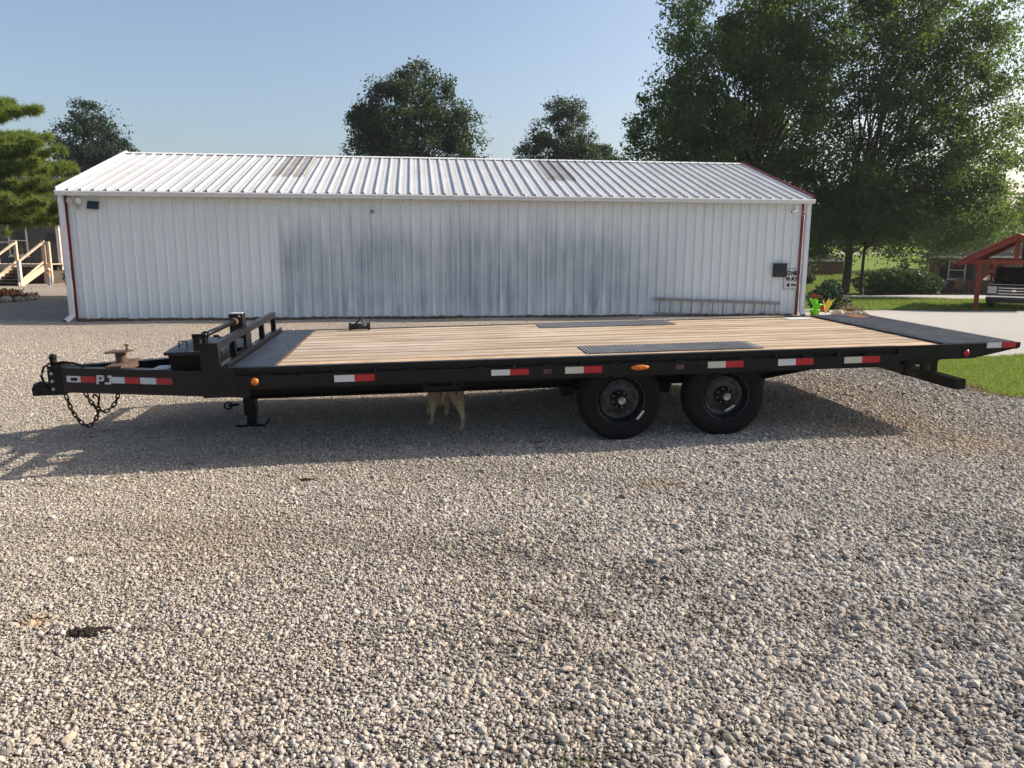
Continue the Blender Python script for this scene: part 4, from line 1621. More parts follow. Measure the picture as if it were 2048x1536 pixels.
def build_dog():
    hx, hy = tl(1.43, .70, 0).xy
    root = empty('dog', (hx, hy, 0))
    hz = math.radians(98) + TYAW          # heading: away from the camera and to the left
    root.rotation_euler = (0, 0, hz)
    tag(root, 'tan long-haired dog standing in the shade under the trailer', 'dog')
    c, s = math.cos(hz), math.sin(hz)

    def g(x, y):
        return gz(hx + x * c - y * s, hy + x * s + y * c)
    # dog frame: +x forward, +y its left side, hips at x=0
    J, E = [], []

    def j(x, y, z, r, prev=None):
        J.append((x, y, z, r))
        if prev is not None:
            E.append((prev, len(J) - 1))
        return len(J) - 1
    g0 = g(0, 0)
    hip = j(0, 0, g0 + .475, (.088, .095))
    loin = j(.17, 0, g0 + .475, (.085, .09), hip)
    rib = j(.36, 0, g0 + .455, (.10, .125), loin)
    sho = j(.52, 0, g0 + .475, (.085, .115), rib)
    nk = j(.64, .02, g0 + .50, (.062, .068), sho)
    hd = j(.74, .05, g0 + .50, (.062, .06), nk)
    mz = j(.83, .08, g0 + .47, (.034, .032), hd)
    j(.88, .095, g0 + .465, (.024, .022), mz)
    # tail, hanging
    t1 = j(-.075, 0, g0 + .46, (.03, .03), hip)
    t2 = j(-.115, .03, g0 + .41, (.024, .028), t1)
    t3 = j(-.12, .05, g0 + .355, (.02, .024), t2)
    j(-.115, .06, g0 + .31, (.010, .012), t3)
    for sy, fx, fy in ((-1, -.17, -.115), (1, .15, .125)):
        gg = g(fx, fy)
        th = j(fx * .2 + .0, sy * .07, g0 + .40, (.080, .10), hip)
        kn = j(fx * .55 + .03, fy * .90, gg + .290, (.050, .068), th)
        mk = j(fx * .8 - .03, fy * .94, gg + .215, (.027, .034), kn)
        hk = j(fx - .075, fy * .97, gg + .155, (.019, .022), mk)
        an = j(fx - .02, fy, gg + .075, (.0165, .018), hk)
        pw = j(fx + .02, fy, gg + .034, (.034, .028), an)
        j(fx + .07, fy, gg + .030, (.032, .024), pw)
    for sy, fx in ((-1, .50), (1, .56)):
        fy = sy * .085
        gg = g(fx, fy)
        ar = j(.50, sy * .065, g0 + .37, (.042, .055), sho)
        el = j(.49, sy * .075, g0 + .27, (.030, .036), ar)
        wr = j(fx, fy, gg + .11, (.021, .023), el)
        pw = j(fx + .01, fy, gg + .036, (.032, .028), wr)
        j(fx + .06, fy, gg + .030, (.03, .024), pw)
    body = skin_obj('body', J, E, 'fur', root)
    # ears
    for sy in (-1, 1):
        mb = MB()
        b = Vector((.74, .05 + sy * .05, g0 + .545))
        mb.add([b, b + Vector((.05, sy * .01, -.005)), b + Vector((.035, sy * .035, -.08)), b + Vector((-.01, sy * .03, -.06)),
                b + Vector((.0, -sy * .012, -.004)), b + Vector((.05, -sy * .002, -.01)), b + Vector((.035, sy * .024, -.08)), b + Vector((-.01, sy * .018, -.06))],
               [(0, 1, 2, 3), (7, 6, 5, 4), (0, 4, 5, 1), (1, 5, 6, 2), (2, 6, 7, 3), (3, 7, 4, 0)])
        mb.build('ear', 'fur_dark', root)
    # feathering: long hair behind thighs, belly and on the tail
    n = 1600
    V = []
    for i in range(n):
        k = random.random()
        if k < .5:
            sy = random.choice((-1, 1))
            p = Vector((-.06 - random.random() * .09 * (1 if sy < 0 else .4), sy * (.075 + random.random() * .06), g0 + random.uniform(.33, .45)))
        elif k < .75:
            p = Vector((random.uniform(.08, .48), random.uniform(-.07, .07), g0 + random.uniform(.33, .38)))
        else:
            t = random.random()
            p = Vector((-.09 - .03 * t, .02 + .04 * t + random.uniform(-.02, .02), g0 + .45 - .12 * t))
        d = Vector((random.uniform(-.5, .1), random.uniform(-.3, .3), -1)).normalized() * random.uniform(.04, .09)
        w = Vector((random.uniform(-1, 1), random.uniform(-1, 1), 0)).normalized() * .004
        V += [p - w, p + w, p + d]
    o = bpy.data.objects.new('long_hair', np_mesh('long_hair', np.array([tuple(v) for v in V]), 3, 'fur'))
    COL.objects.link(o)
    o.parent = root


build_dog()


# ------------------------------------------------------------------ vegetation helpers
def leaf_quads(P, size, mat, name, aspect=1.6, up_bias=.3, rng=RNG):
    """P: (n,3) points -> one rhombic leaf each, random orientation"""
    n = len(P)
    a = rng.normal(size=(n, 3))
    a /= np.linalg.norm(a, axis=1)[:, None]
    nrm = rng.normal(size=(n, 3))
    nrm[:, 2] += up_bias * 2
    b = np.cross(nrm, a)
    b /= np.linalg.norm(b, axis=1)[:, None] + 1e-9
    s = (size * np.exp(rng.normal(0, .3, n)))[:, None]
    V = np.stack([P - a * s * .5, P + b * s * .5 / aspect, P + a * s * .5, P - b * s * .5 / aspect], 1).reshape(-1, 3)
    return np_mesh(name, V, 4, mat)


def clump_points(centers, radii, per, rng=RNG, flat=.75):
    C = np.repeat(centers, per, 0)
    R = np.repeat(radii, per)[:, None]
    d = rng.normal(size=C.shape)
    d /= np.linalg.norm(d, axis=1)[:, None]
    rr = rng.uniform(0, 1, (len(C), 1)) ** .55
    d = d * rr * R
    d[:, 2] *= flat
    return C + d


def limb(mb, a, b, r0, r1, rng, sag=.0, bend=.1, n=6, sides=6):
    a, b = Vector(a), Vector(b)
    L = (b - a).length
    pts, rs = [], []
    o = Vector(rng.normal(size=3)) * L * bend
    for i in range(n + 1):
        t = i / n
        pts.append(a.lerp(b, t) + o * math.sin(math.pi * t) + Vector((0, 0, sag * math.sin(math.pi * t))))
        rs.append(r0 + (r1 - r0) * t)
    mb.tube(pts, rs, sides)
    return pts


def tree(name, label, base, trunk_h, trunk_r, blobs, nclump, per, leaf, leaf_mat, seed=1, clump_r=.9, group=None, stems=1, cat='tree', shell=.6, lean=(0, 0)):
    """blobs: (dx, dy, z, rx, ry, rz) relative to the base; crown = leaf clumps spread through them"""
    rng = np.random.default_rng(seed)
    bx_, by_, bz_ = base
    root = empty(name, base)
    tag(root, label, cat, group)
    vol = np.array([b[3] * b[4] * b[5] for b in blobs])
    pick = rng.choice(len(blobs), nclump, p=vol / vol.sum())
    B = np.array(blobs)[pick]
    d = rng.normal(size=(nclump, 3))
    d /= np.linalg.norm(d, axis=1)[:, None]
    rr = rng.uniform(shell ** 3, 1, (nclump, 1)) ** (1 / 3)
    inner = rng.uniform(0, 1, (nclump, 1)) < .3
    rr = np.where(inner, rng.uniform(.1, 1, (nclump, 1)), rr)
    C = B[:, :3] + d * rr * B[:, 3:]
    R = clump_r * np.exp(rng.normal(0, .25, nclump))
    P = clump_points(C, R, per, rng)
    # a few loose leaves outside the clumps break the outline
    extra = clump_points(C, R * 1.28, max(2, per // 10), rng)
    me = leaf_quads(np.concatenate([P, extra]), leaf, leaf_mat, 'crown', rng=rng)
    cr = bpy.data.objects.new('crown', me)
    COL.objects.link(cr)
    cr.parent = root
    mb = MB()
    top = Vector((lean[0], lean[1], trunk_h))
    for s in range(stems):
        a = Vector((rng.normal() * trunk_r * 1.2 * (stems > 1), rng.normal() * trunk_r * (stems > 1), -.3))
        t_ = top + Vector((rng.normal() * .9, rng.normal() * .5, rng.normal() * .4)) * (stems > 1)
        limb(mb, a, t_, trunk_r, trunk_r * .62, rng, 0, .03, 7, 10)
        mb.tube([a, a + Vector((0, 0, .35)), a + Vector((0, 0, .8))], [trunk_r * 1.5, trunk_r * 1.15, trunk_r], 10)
    mb.build('trunk', 'bark', root, smooth=True)
    mb = MB()
    nb = min(nclump, 60)
    for i in rng.choice(nclump, nb, replace=False):
        st = top * rng.uniform(.72, 1.0)
        e = Vector(C[i])
        if e.z < st.z:
            st = top * max(.45, min(.9, e.z / max(trunk_h, .1) * .8))
        mid = st.lerp(e, .5) + Vector((0, 0, .12 * (e - st).length))
        limb(mb, st, mid, trunk_r * .34, trunk_r * .16, rng, 0, .05, 4, 6)
        limb(mb, mid, e, trunk_r * .16, .015, rng, 0, .08, 4, 5)
    mb.build('branches', 'bark', root, smooth=True)
    return root


def Z(x, y):
    return gz(x, y)


# big broadleaf trees on the right
tree('maple_tree', 'big dark leafy tree standing behind the right end of the barn', (13.4, 45.0, Z(13.4, 45)), 6.5, .34,
     [(0, 0, 10.5, 5.2, 4.5, 5.2), (-3.9, 0, 8.6, 3.0, 3.2, 4.3), (-5.4, .5, 6.4, 2.2, 2.4, 3.0), (-2.0, -1, 14.6, 3.4, 3, 2.9), (2.5, 0, 14.0, 3.8, 3.5, 3.4), (-1.5, 1, 6.0, 4.5, 3.5, 2.8), (1.0, 0, 17.0, 3.2, 3, 2.5), (4.4, 1, 4.6, 3.0, 2.5, 2.8), (3.0, 1, 8.5, 3.2, 3, 3)],
     580, 230, .155, 'leaf_maple', 11, 1.0, stems=3)
tree('maple_tree', 'big sunlit tree with low boughs over the far lawn', (19.65, 45.0, Z(19.65, 45) - .05), 4.2, .26,
     [(3.4, -1, 5.0, 4.8, 3.8, 2.9), (5.6, -1, 7.8, 3.3, 3.2, 3.0), (.2, 0, 6.0, 3.6, 3.6, 2.9), (1.0, 0, 14.5, 3.8, 3.4, 3.2), (4.6, .5, 13.0, 3.4, 3, 3.4), (7.1, 0, 11.8, 2.6, 2.4, 3.4), (5.8, 0, 15.8, 2.8, 2.6, 2.4), (6.0, -2, 4.4, 3.4, 2.4, 1.7), (-1.6, -1, 4.0, 2.6, 2.2, 1.5), (2.5, 0, 10.0, 3.6, 3.2, 2.4), (1.0, 0, 17.5, 3, 3, 2)],
     600, 200, .15, 'leaf_maple', 12, .95, shell=.5)
tree('slender_tree', 'slim young tree with thin trunk left of the hedge', (20.85, 45.4, Z(20.85, 45.4)), 3.6, .11,
     [(.8, 0, 4.6, 2.0, 1.8, 1.7), (2.0, 0, 5.2, 1.7, 1.6, 1.5)], 60, 90, .17, 'leaf_maple', 13, .7)
tree('oak_tree', 'dark round-topped tree rising behind the middle of the barn roof', (-7.4, 60, .1), 6.0, .45,
     [(0, 0, 10.2, 4.2, 4, 4.0), (-3.4, 0, 8.4, 2.2, 2.4, 3.6), (-3.6, 0, 11.4, 1.6, 1.6, 1.6), (-1.6, 0, 13.0, 1.8, 1.8, 1.5), (-.3, 0, 14.2, 1.4, 1.4, 1.5), (1.2, 0, 13.4, 1.5, 1.5, 1.7), (3.0, 0, 11.4, 1.7, 1.7, 1.8), (3.6, 0, 8.4, 1.8, 1.8, 1.8), (4.8, 0, 7.2, 1.5, 1.5, 1.4), (-1, 0, 6.5, 4.5, 3, 2.5), (4.2, 0, 6.4, 2.0, 1.8, 1.6)],
     400, 200, .17, 'leaf_oak', 14, .85, shell=.6)
tree('ash_tree', 'smaller tree behind the barn roof between the two big ones', (4.6, 75, .4), 6.5, .38,
     [(.1, 0, 11.6, 2.6, 2.4, 3.6), (.7, 0, 13.8, 1.7, 1.7, 1.6), (-1.9, 0, 9.6, 2.3, 2, 2.4), (-3.2, 0, 8.6, 1.5, 1.5, 1.6), (2.2, 0, 9.4, 2.0, 2, 2.6), (0, 0, 7.5, 4, 3, 2)],
     240, 170, .18, 'leaf_oak', 15, .85, shell=.55)
tree('ash_tree', 'low treetop peeking over the barn roof beside the big dark tree', (8.6, 78, .6), 5, .25,
     [(.2, 0, 9.4, 1.5, 1.5, 1.8), (1.3, 0, 8.6, 1.2, 1.2, 1.3)], 60, 90, .22, 'leaf_oak', 16, .7)
tree('oak_tree', 'dark leafy tree behind the left end of the barn roof', (-32.4, 60, .1), 5.5, .4,
     [(.3, 0, 8.6, 2.7, 2.6, 3.6), (.2, 0, 11.0, 1.4, 1.4, 1.6), (-1.7, 0, 7.0, 2.2, 2.2, 2.6), (2.2, 0, 8.4, 1.5, 1.5, 1.7), (-2.8, 0, 4.6, 2.4, 2.2, 2.2), (1, 0, 6, 3, 2.5, 2.4)],
     240, 170, .16, 'leaf_dark', 17, .75, shell=.6)


# conifers
def conifer(name, label, base, H, rad, tiers, per, ln, mat, seed, trunk_r=.2, z0=.8, droop=.25, upturn=.1, chaos=.02, fluff=(.12, .045), pw=.75):
    rng = np.random.default_rng(seed)
    root = empty(name, base)
    tag(root, label, 'tree')
    MB().tube([(0, 0, -.3), (0, 0, H * .5), (0, 0, H)], [trunk_r, trunk_r * .6, .02], 8).build('trunk', 'bark', root, smooth=True)
    br = MB()
    P, D = [], []
    for t in range(tiers):
        f = t / tiers
        z = z0 + (H - z0) * f
        R = rad * (1 - f) ** pw + .15
        nb = int(rng.integers(5, 8))
        a0 = rng.uniform(0, 6.28)
        for k in range(nb):
            a = a0 + 6.283 * k / nb + rng.normal() * .15
            z = z0 + (H - z0) * (f + rng.normal() * chaos)
            drp = droop + rng.normal() * chaos * 2
            L = R * rng.uniform(.75, 1.1)
            d = Vector((math.cos(a), math.sin(a), 0))
            pts = []
            for i in range(7):
                s = i / 6
                pts.append(Vector((0, 0, z)) + d * (L * s) + Vector((0, 0, -drp * L * s * (1 - .6 * s) + upturn * L * s * s)))
            br.tube(pts, [.035, .03, .025, .02, .016, .011, .005], 5)
            for i in range(int(10 + L * (9 if fluff[0] > .05 else 15))):
                s = rng.uniform(.2, 1) ** .8
                q = pts[min(6, int(s * 6))].lerp(pts[min(6, int(s * 6) + 1)], s * 6 % 1)
                side = Vector((-d.y, d.x, 0)) * rng.choice((-1, 1))
                w = (1.1 - s) * .38 * L * rng.uniform(.1, 1)
                q = q + side * w + Vector((0, 0, rng.normal() * .03 - w * .08))
                dr = (d * .7 + side * .5 + Vector((0, 0, .25))).normalized()
                m = per
                P.append(np.array(q) + rng.normal(size=(m, 3)) * np.array([fluff[0], fluff[0], fluff[1]]))
                dd = np.array(dr) * (1.0 if fluff[0] > .05 else .55) + rng.normal(size=(m, 3)) * .65
                D.append(dd / np.linalg.norm(dd, axis=1)[:, None])
    br.build('branches', 'bark', root)
    P = np.concatenate(P)
    D = np.concatenate(D)
    n = len(P)
    w = np.cross(D, rng.normal(size=(n, 3)))
    w /= np.linalg.norm(w, axis=1)[:, None]
    l = ln * rng.uniform(.7, 1.3, (n, 1))
    V = np.stack([P - w * ln * .07, P + w * ln * .07, P + D * l], 1).reshape(-1, 3)
    o = bpy.data.objects.new('crown', np_mesh('crown', V, 3, mat))
    COL.objects.link(o)
    o.parent = root
    return root


conifer('pine_tree', 'feathery green pine reaching in at the left edge above the stairs', (-19.0, 27.0, Z(-19.0, 27)), 6.9, 4.0, 12, 56, .23, 'needle_pine', 29, .22, 2.6, .0, .10, .05, (.03, .03), .35)
conifer('spruce_tree', 'dark blue-green spruce at the right edge behind the pavilion', (46.0, 66.0, Z(46, 66)), 13.5, 4.6, 20, 16, .28, 'needle_spruce', 22, .25, 1.0, .3, .1)
conifer('spruce_tree', 'dark spruce behind the brick house roof, left of the pavilion peak', (40.0, 70.0, Z(40, 70)), 8.5, 3.2, 14, 14, .28, 'needle_spruce', 23, .2, 1.0, .3, .1)


# ------------------------------------------------------------------ hedge, shrubs
def shrub(name, label, base, blobs, n, leaf, mat, seed, cat='shrub', stems=6, group=None):
    rng = np.random.default_rng(seed)
    root = empty(name, base)
    tag(root, label, cat, group)
    vol = np.array([b[3] * b[4] * b[5] for b in blobs])
    B = np.array(blobs)[rng.choice(len(blobs), n, p=vol / vol.sum())]
    d = rng.normal(size=(n, 3))
    d /= np.linalg.norm(d, axis=1)[:, None]
    rr = rng.uniform(.45, 1, (n, 1)) ** .5
    P = B[:, :3] + d * rr * B[:, 3:] * (1 + .12 * np.sin(B[:, :1] * 3 + d[:, :1] * 9 + d[:, 2:] * 7))
    P[:, 2] = np.maximum(P[:, 2], .03)
    o = bpy.data.objects.new('foliage', leaf_quads(P, leaf, mat, 'foliage', rng=rng))
    COL.objects.link(o)
    o.parent = root
    mb = MB()
    for i in range(stems):
        e = P[rng.integers(0, n)]
        mb.tube([(e[0] * .15, e[1] * .15, -.05), (e[0] * .5, e[1] * .5, e[2] * .55), tuple(e)], [.025, .015, .005], 5)
    mb.build('stems', 'bark', root)
    return root


shrub('hedge', 'long dark rounded hedge in front of the brick house', (23.6, 47.2, Z(23.6, 47.2)),
      [(-1.3, 0, .75, 1.3, .9, .8), (0, 0, .85, 1.5, 1.0, .85), (1.2, 0, .8, 1.3, .9, .8), (2.2, .2, .7, 1.0, .8, .7)], 9000, .13, 'leaf_hedge', 31, 'hedge')
shrub('shrub', 'dark pointed evergreen rising from the hedge beside the brick house', (24.6, 48.0, Z(24.6, 48)), [(0, 0, 1.0, .45, .45, 1.0), (0, 0, 1.8, .25, .25, .6)], 2500, .10, 'leaf_dark', 32)
shrub('shrub', 'dark leafy shrub behind the lime green planter at the barn corner', (10.35, 25.2, Z(10.35, 25.2)), [(0, 0, .45, .5, .45, .45), (.2, 0, .75, .35, .35, .35), (.5, 0, .3, .4, .4, .3)], 2600, .09, 'leaf_dark', 33)
for i, (x, y, lab) in enumerate(((22.2, 58, 'round bush in front of the far brick wall'), (33.5, 49.0, 'low clipped bush against the brick house wall'))):
    shrub('shrub', lab, (x, y, Z(x, y)), [(0, 0, .5, .8, .7, .55)], 2500, .13, 'leaf_hedge', 40 + i)


# ------------------------------------------------------------------ brick house on the right
def window(par, x, y, z0, z1, w, mat_f='timber_white', shutters=True, axis='X'):
    wn_ = MB().box(x - w / 2 - .07, x + w / 2 + .07, y - .05, y + .02, z0 - .07, z1 + .07).build('window', mat_f, par)
    zm = (z0 + z1) / 2
    for a, b in ((z0, zm - .025), (zm + .025, z1)):
        MB().box(x - w / 2, x + w / 2, y - .056, y - .0505, a, b).build('pane', 'glass_dark', wn_)
    MB().box(x - w / 2 - .12, x + w / 2 + .12, y - .1, y + .0, z0 - .13, z0 - .071).build('sill', mat_f, wn_)
    if shutters:
        for sx in (-1, 1):
            xx = x + sx * (w / 2 + .30)
            MB().box(xx - .2, xx + .2, y - .045, y + .01, z0 - .07, z1 + .07).build('shutter', 'shutter_dark', wn_)


def hip_house(name, label, x0, x1, y0, y1, zb, ze, rise, wins, over=.5, mat='brick', rz=0.0):
    r = empty(name, (x0, y0, zb), rz)
    tag(r, label, 'house')
    W, D, H = x1 - x0, y1 - y0, ze - zb
    MB().box(0, W, 0, D, -.5, H).build('wall', mat, r)
    mb = MB()
    o_ = over
    k = D / 2
    a = [(-o_, -o_, H), (W + o_, -o_, H), (W + o_, D + o_, H), (-o_, D + o_, H), (k, D / 2, H + rise), (W - k, D / 2, H + rise)]
    mb.add(a, [(0, 1, 5, 4), (1, 2, 5), (2, 3, 4, 5), (3, 0, 4), (3, 2, 1, 0)])
    rf = mb.build('roof', 'shingle', r)
    mb = MB()
    for p_, q_ in (((-o_, -o_), (W + o_, -o_)), ((W + o_, -o_), (W + o_, D + o_)), ((-o_, D + o_), (-o_, -o_))):
        mb.bar((*p_, H - .02), (*q_, H - .02), .10, .16)
    mb.build('eave_board', 'timber_white', r)
    for wx, z0, z1, w, sh in wins:
        window(r, wx, 0, z0, z1, w, 'timber_white', sh)
    return r


hs = hip_house('brick_house', 'low brick house with grey shingle roof behind the hedge', 27.35, 44.7, 50.2, 58, -1.3, 1.28, 2.0,
               [(1.6, 1.2, 2.25, .85, True), (4.6, 1.2, 2.25, .85, True), (12.0, 1.2, 2.25, 1.2, True)], rz=math.radians(-27))
MB().box(-.08, .02, -.14, -.03, .1, 2.4).build('downspout', 'timber_white', hs)
MB().box(8.0, 9.0, -.05, .02, .05, 2.15).build('door', 'shutter_dark', hs)
hip_house('brick_house', 'far brick house glimpsed past the tree trunk', 20.0, 28.6, 66, 74, -.9, .75, 1.3, [(5.2, .6, 1.4, .8, False), (2.0, .6, 1.4, .8, False)])
# things by the house wall
ch = empty('storage_cart', (27.35, 48.9, Z(27.35, 48.9)))
tag(ch, 'dark cart with blue lid by the brick house wall', 'cart')
MB().box(-.4, .4, -.25, .25, .25, .72).build('body', 'plastic_black', ch, bevel=.03)
MB().prism([(-.46, .72), (.46, .72), (.40, .84), (-.40, .84)], 'Y', -.3, .3).build('lid', 'blue_plastic', ch)
for sx in (-.3, .3):
    MB().lathe([(0, -.05), (.13, -.05), (.13, .05), (0, .05)], 14, 'Y', (sx, -.22, .13)).build('wheel', 'rubber', ch)
MB().tube([(.42, -.2, .6), (.62, -.2, .68), (.62, .2, .68), (.42, .2, .6)], .02, 6).build('handle', 'black_steel', ch)
cb = empty('wooden_chair', (28.75, 48.8, Z(28.75, 48.8)))
tag(cb, 'brown wooden slat chair in front of the brick house', 'chair')
for k in range(5):
    MB().box(-.3 + k * .122, -.3 + k * .122 + .10, .18, .22, .38, 1.0).build('back_slat', 'brown_wood', cb)
for k in range(4):
    MB().box(-.3, .3, -.3 + k * .125, -.3 + k * .125 + .11, .36, .385).build('seat_slat', 'brown_wood', cb)
for sx in (-.33, .33):
    for sy in (-.28, .2):
        MB().box(sx - .03, sx + .03, sy - .03, sy + .03, 0, .55).build('leg', 'brown_wood', cb)
    MB().box(sx - .06, sx + .06, -.35, .24, .55, .58).build('arm', 'brown_wood', cb)

# concrete drive in front of the house
drive = grid_mesh('drive', axis_steps((9, 62, .6)), axis_steps((39, 48, .3)), 'concrete', .035,
                  lambda x, y: (y > np.interp(x, [8, 17, 24.5, 60], [44.3, 43.3, 40.6, 40.4])) & (y < np.interp(x, [8, 17, 22, 25, 60], [45.0, 44.4, 45.6, 47.6, 47.6])))
tag(drive, kind='structure')

# ------------------------------------------------------------------ red timber pavilion
PVX, PVY = 18.95, 31.0
pz = Z(PVX, PVY)
pv = empty('timber_pavilion', (PVX, PVY, pz), math.radians(-36))
tag(pv, 'red timber pavilion with gable roof at the right edge over the pickup', 'pavilion')
PWD, PDP, PH = 2.4, 6.0, 1.86
for x in (0, PWD):
    for y in (0, PDP):
        MB().box(x - .085, x + .085, y - .085, y + .085, -.3, PH).build('post', 'timber_red', pv, bevel=.012)
pk_ = PH + 1.0
for y in (0, PDP):
    MB().box(-.5, PWD + .5, y - .09, y + .09, PH, PH + .2).build('tie_beam', 'timber_red', pv)
    mb = MB().bar((-.78, y - .35 * (1 if y == 0 else -1), PH - .02), (PWD / 2, y - .35 * (1 if y == 0 else -1), pk_ + .1), .12, .20)
    mb.build('rafter', 'timber_red', pv)
    mb = MB().bar((PWD + .78, y - .35 * (1 if y == 0 else -1), PH - .02), (PWD / 2, y - .35 * (1 if y == 0 else -1), pk_ + .1), .12, .20)
    mb.build('rafter', 'timber_red', pv)
    MB().box(PWD / 2 - .08, PWD / 2 + .08, y - .07, y + .07, PH + .2, pk_).build('king_post', 'timber_red', pv)
    for sx, x in ((1, .0), (-1, PWD)):
        MB().bar((x, y, PH - .7), (x + sx * .6, y, PH), .1, .1, (0, 1, 0)).build('brace', 'timber_red', pv)
for x in (0, PWD):
    MB().box(x - .08, x + .08, .1, PDP - .1, PH, PH + .18).build('plate_beam', 'timber_red', pv)
for k in range(1, 6):
    y = k * PDP / 6
    for sx in (0, 1):
        MB().bar((-.75 if sx == 0 else PWD + .75, y, PH), (PWD / 2, y, pk_ + .08), .07, .14).build('rafter', 'timber_red', pv)
mb = MB()
for sx in (0, 1):
    xa = -.88 if sx == 0 else PWD + .88
    mb.add([(xa, -.6, PH + .08), (PWD / 2, -.6, pk_ + .24), (PWD / 2, PDP + .6, pk_ + .24), (xa, PDP + .6, PH + .08),
            (xa, -.6, PH + .05), (PWD / 2, -.6, pk_ + .21), (PWD / 2, PDP + .6, pk_ + .21), (xa, PDP + .6, PH + .05)],
           [(0, 1, 2, 3), (7, 6, 5, 4), (0, 4, 5, 1), (3, 2, 6, 7), (0, 3, 7, 4)])
mb.build('roof', 'metal_roof_red', pv)

# pickup truck facing the camera under the pavilion
TKX, TKY = 20.56, 31.15
tk = empty('pickup_truck', (TKX, TKY, Z(TKX, TKY)), math.radians(-36))
tag(tk, 'black pickup truck with chrome grille parked under the red pavilion', 'truck')
mb = MB()
mb.prism([(.0, .45), (.06, .98), (.16, 1.06), (1.35, 1.14), (1.35, .40), (.0, .40)], 'X', -.95, .95)
mb.prism([(1.35, .40), (1.35, 1.14), (5.6, 1.14), (5.6, .45)], 'X', -.95, .95)
tbd = mb.build('body', 'truck_black', tk, bevel=.05)
MB().prism([(1.25, 1.14), (2.0, 1.72), (3.3, 1.74), (3.55, 1.14)], 'X', -.82, .82).build('cab', 'truck_black', tk, bevel=.05)
MB().add([(-.74, 1.33, 1.19), (.74, 1.33, 1.19), (.68, 1.93, 1.655), (-.68, 1.93, 1.655)], [(0, 1, 2, 3)]).build('windshield', 'glass_dark', tk)
MB().box(-.58, .58, -.05, .0, .62, .98).build('grille', 'plastic_black', tk)
for k in range(3):
    MB().box(-.56, .56, -.058, -.051, .665 + k * .115, .69 + k * .115).build('grille_bar', 'chrome', tk)
MB().box(-.07, .07, -.066, -.0585, .76, .84).build('grille_badge', 'chrome', tk)
for sx in (-1, 1):
    MB().box(sx * .77 - .16, sx * .77 + .16, -.045, .02, .68, .97).build('headlight', 'headlight', tk)
    mb = MB().lathe([(.2, -.12), (.36, -.12), (.39, -.06), (.39, .06), (.36, .12), (.2, .12)], 24, 'X', (sx * .82, .85, .385))
    w_ = mb.build('wheel', 'rubber', tk, smooth=True)
    MB().lathe([(0, .125 * sx), (.2, .11 * sx), (.2, 0)], 18, 'X', (sx * .82, .85, .385)).build('rim', 'chrome', w_)
    mb = MB().lathe([(.2, -.12), (.36, -.12), (.39, -.06), (.39, .06), (.36, .12), (.2, .12)], 24, 'X', (sx * .82, 4.4, .385))
    mb.build('wheel', 'rubber', tk, smooth=True)
    MB().box(sx * 1.12 - .12, sx * 1.12 + .12, 1.45, 1.55, 1.16, 1.38).build('mirror', 'chrome', tk)
MB().box(-.97, .97, -.16, -.055, .40, .52).build('bumper', 'plastic_black', tk, bevel=.02)
MB().box(-.95, .95, -.15, -.055, .525, .60).build('bumper_cap', 'chrome', tk, bevel=.01)
MB().box(-.8, .8, -.06, 1.0, .30, .395).build('skid_plate', 'plastic_black', tk)
MB().box(-.92, .92, .04, .12, 1.035, 1.055).build('hood_trim', 'truck_silver', tk)

# ------------------------------------------------------------------ lime green planter, rocks, yellow plant
gx_, gy_ = on_wall(20.35, 0, .25).xy
lp = empty('flower_planter', (gx_, gy_, Z(gx_, gy_)))
tag(lp, 'lime green stacked planter with red flowers at the barn corner', 'planter')
for (x, z, r, h, t) in ((.0, .0, .15, .2, 0), (.03, .19, .125, .18, 12), (-.01, .35, .11, .17, -14)):
    o = MB().lathe([(0, 0), (r * .72, 0), (r * .95, h * .8), (r * 1.08, h * .8), (r * 1.08, h), (r * .9, h), (r * .85, h * .9), (0, h * .88)], 18, 'Z').build('pot', 'lime_green', lp, (x, 0, z), True)
    o.rotation_euler = (0, math.radians(t), 0)


def petals(par, c, r, n, mat, size=.045, name='flowers'):
    P = np.array(c) + RNG.normal(size=(n, 3)) * np.array(r)
    o = bpy.data.objects.new(name, leaf_quads(P, size, mat, name, 1.2))
    COL.objects.link(o)
    o.parent = par


petals(lp, (-.02, 0, .57), (.05, .05, .03), 70, 'flower_red')
petals(lp, (.19, -.02, .22), (.035, .04, .03), 50, 'flower_red')
petals(lp, (-.02, 0, .53), (.07, .07, .03), 60, 'leaf_hedge', .06, 'leaves')
bx0, by0 = 9.75, 23.2
yb = empty('yellow_plant', (bx0 - .15, by0, Z(bx0, by0)))
tag(yb, 'yellow broad-leaved plant beside the lime green planter', 'plant')
for k in range(7):
    a = random.uniform(0, 6.28)
    e = Vector((.25 * math.cos(a) + .08, .2 * math.sin(a), random.uniform(.35, .55)))
    m1 = e * .5 + Vector((0, 0, .12))
    s_ = Vector((-math.sin(a), math.cos(a), 0)) * .05
    MB().add([(0, 0, 0), m1 + s_, e, m1 - s_], [(0, 1, 2, 3)]).build('leaf', 'leaf_yellow', yb)
for k in range(9):
    x, y = bx0 + .15 + k * .12 + random.uniform(-.05, .05), by0 + random.uniform(-.25, .25)
    r_ = random.uniform(.09, .16)
    o = MB().blob((0, 0, 0), (r_ * 1.2, r_, r_ * .75), 9, 6, .16).build('border_rock', 'field_stone', None, (x, y, Z(x, y) + r_ * .4), True)
    tag(o, 'rough brown rock in the row edging the bed past the barn corner', 'rock', 'rocks edging the bed by the barn corner')
dp = empty('dry_plant', (bx0 + .75, by0 + .2, Z(bx0 + .75, by0 + .2)))
tag(dp, 'withered brown plant drooping over the rocks by the barn corner', 'plant')
V = []
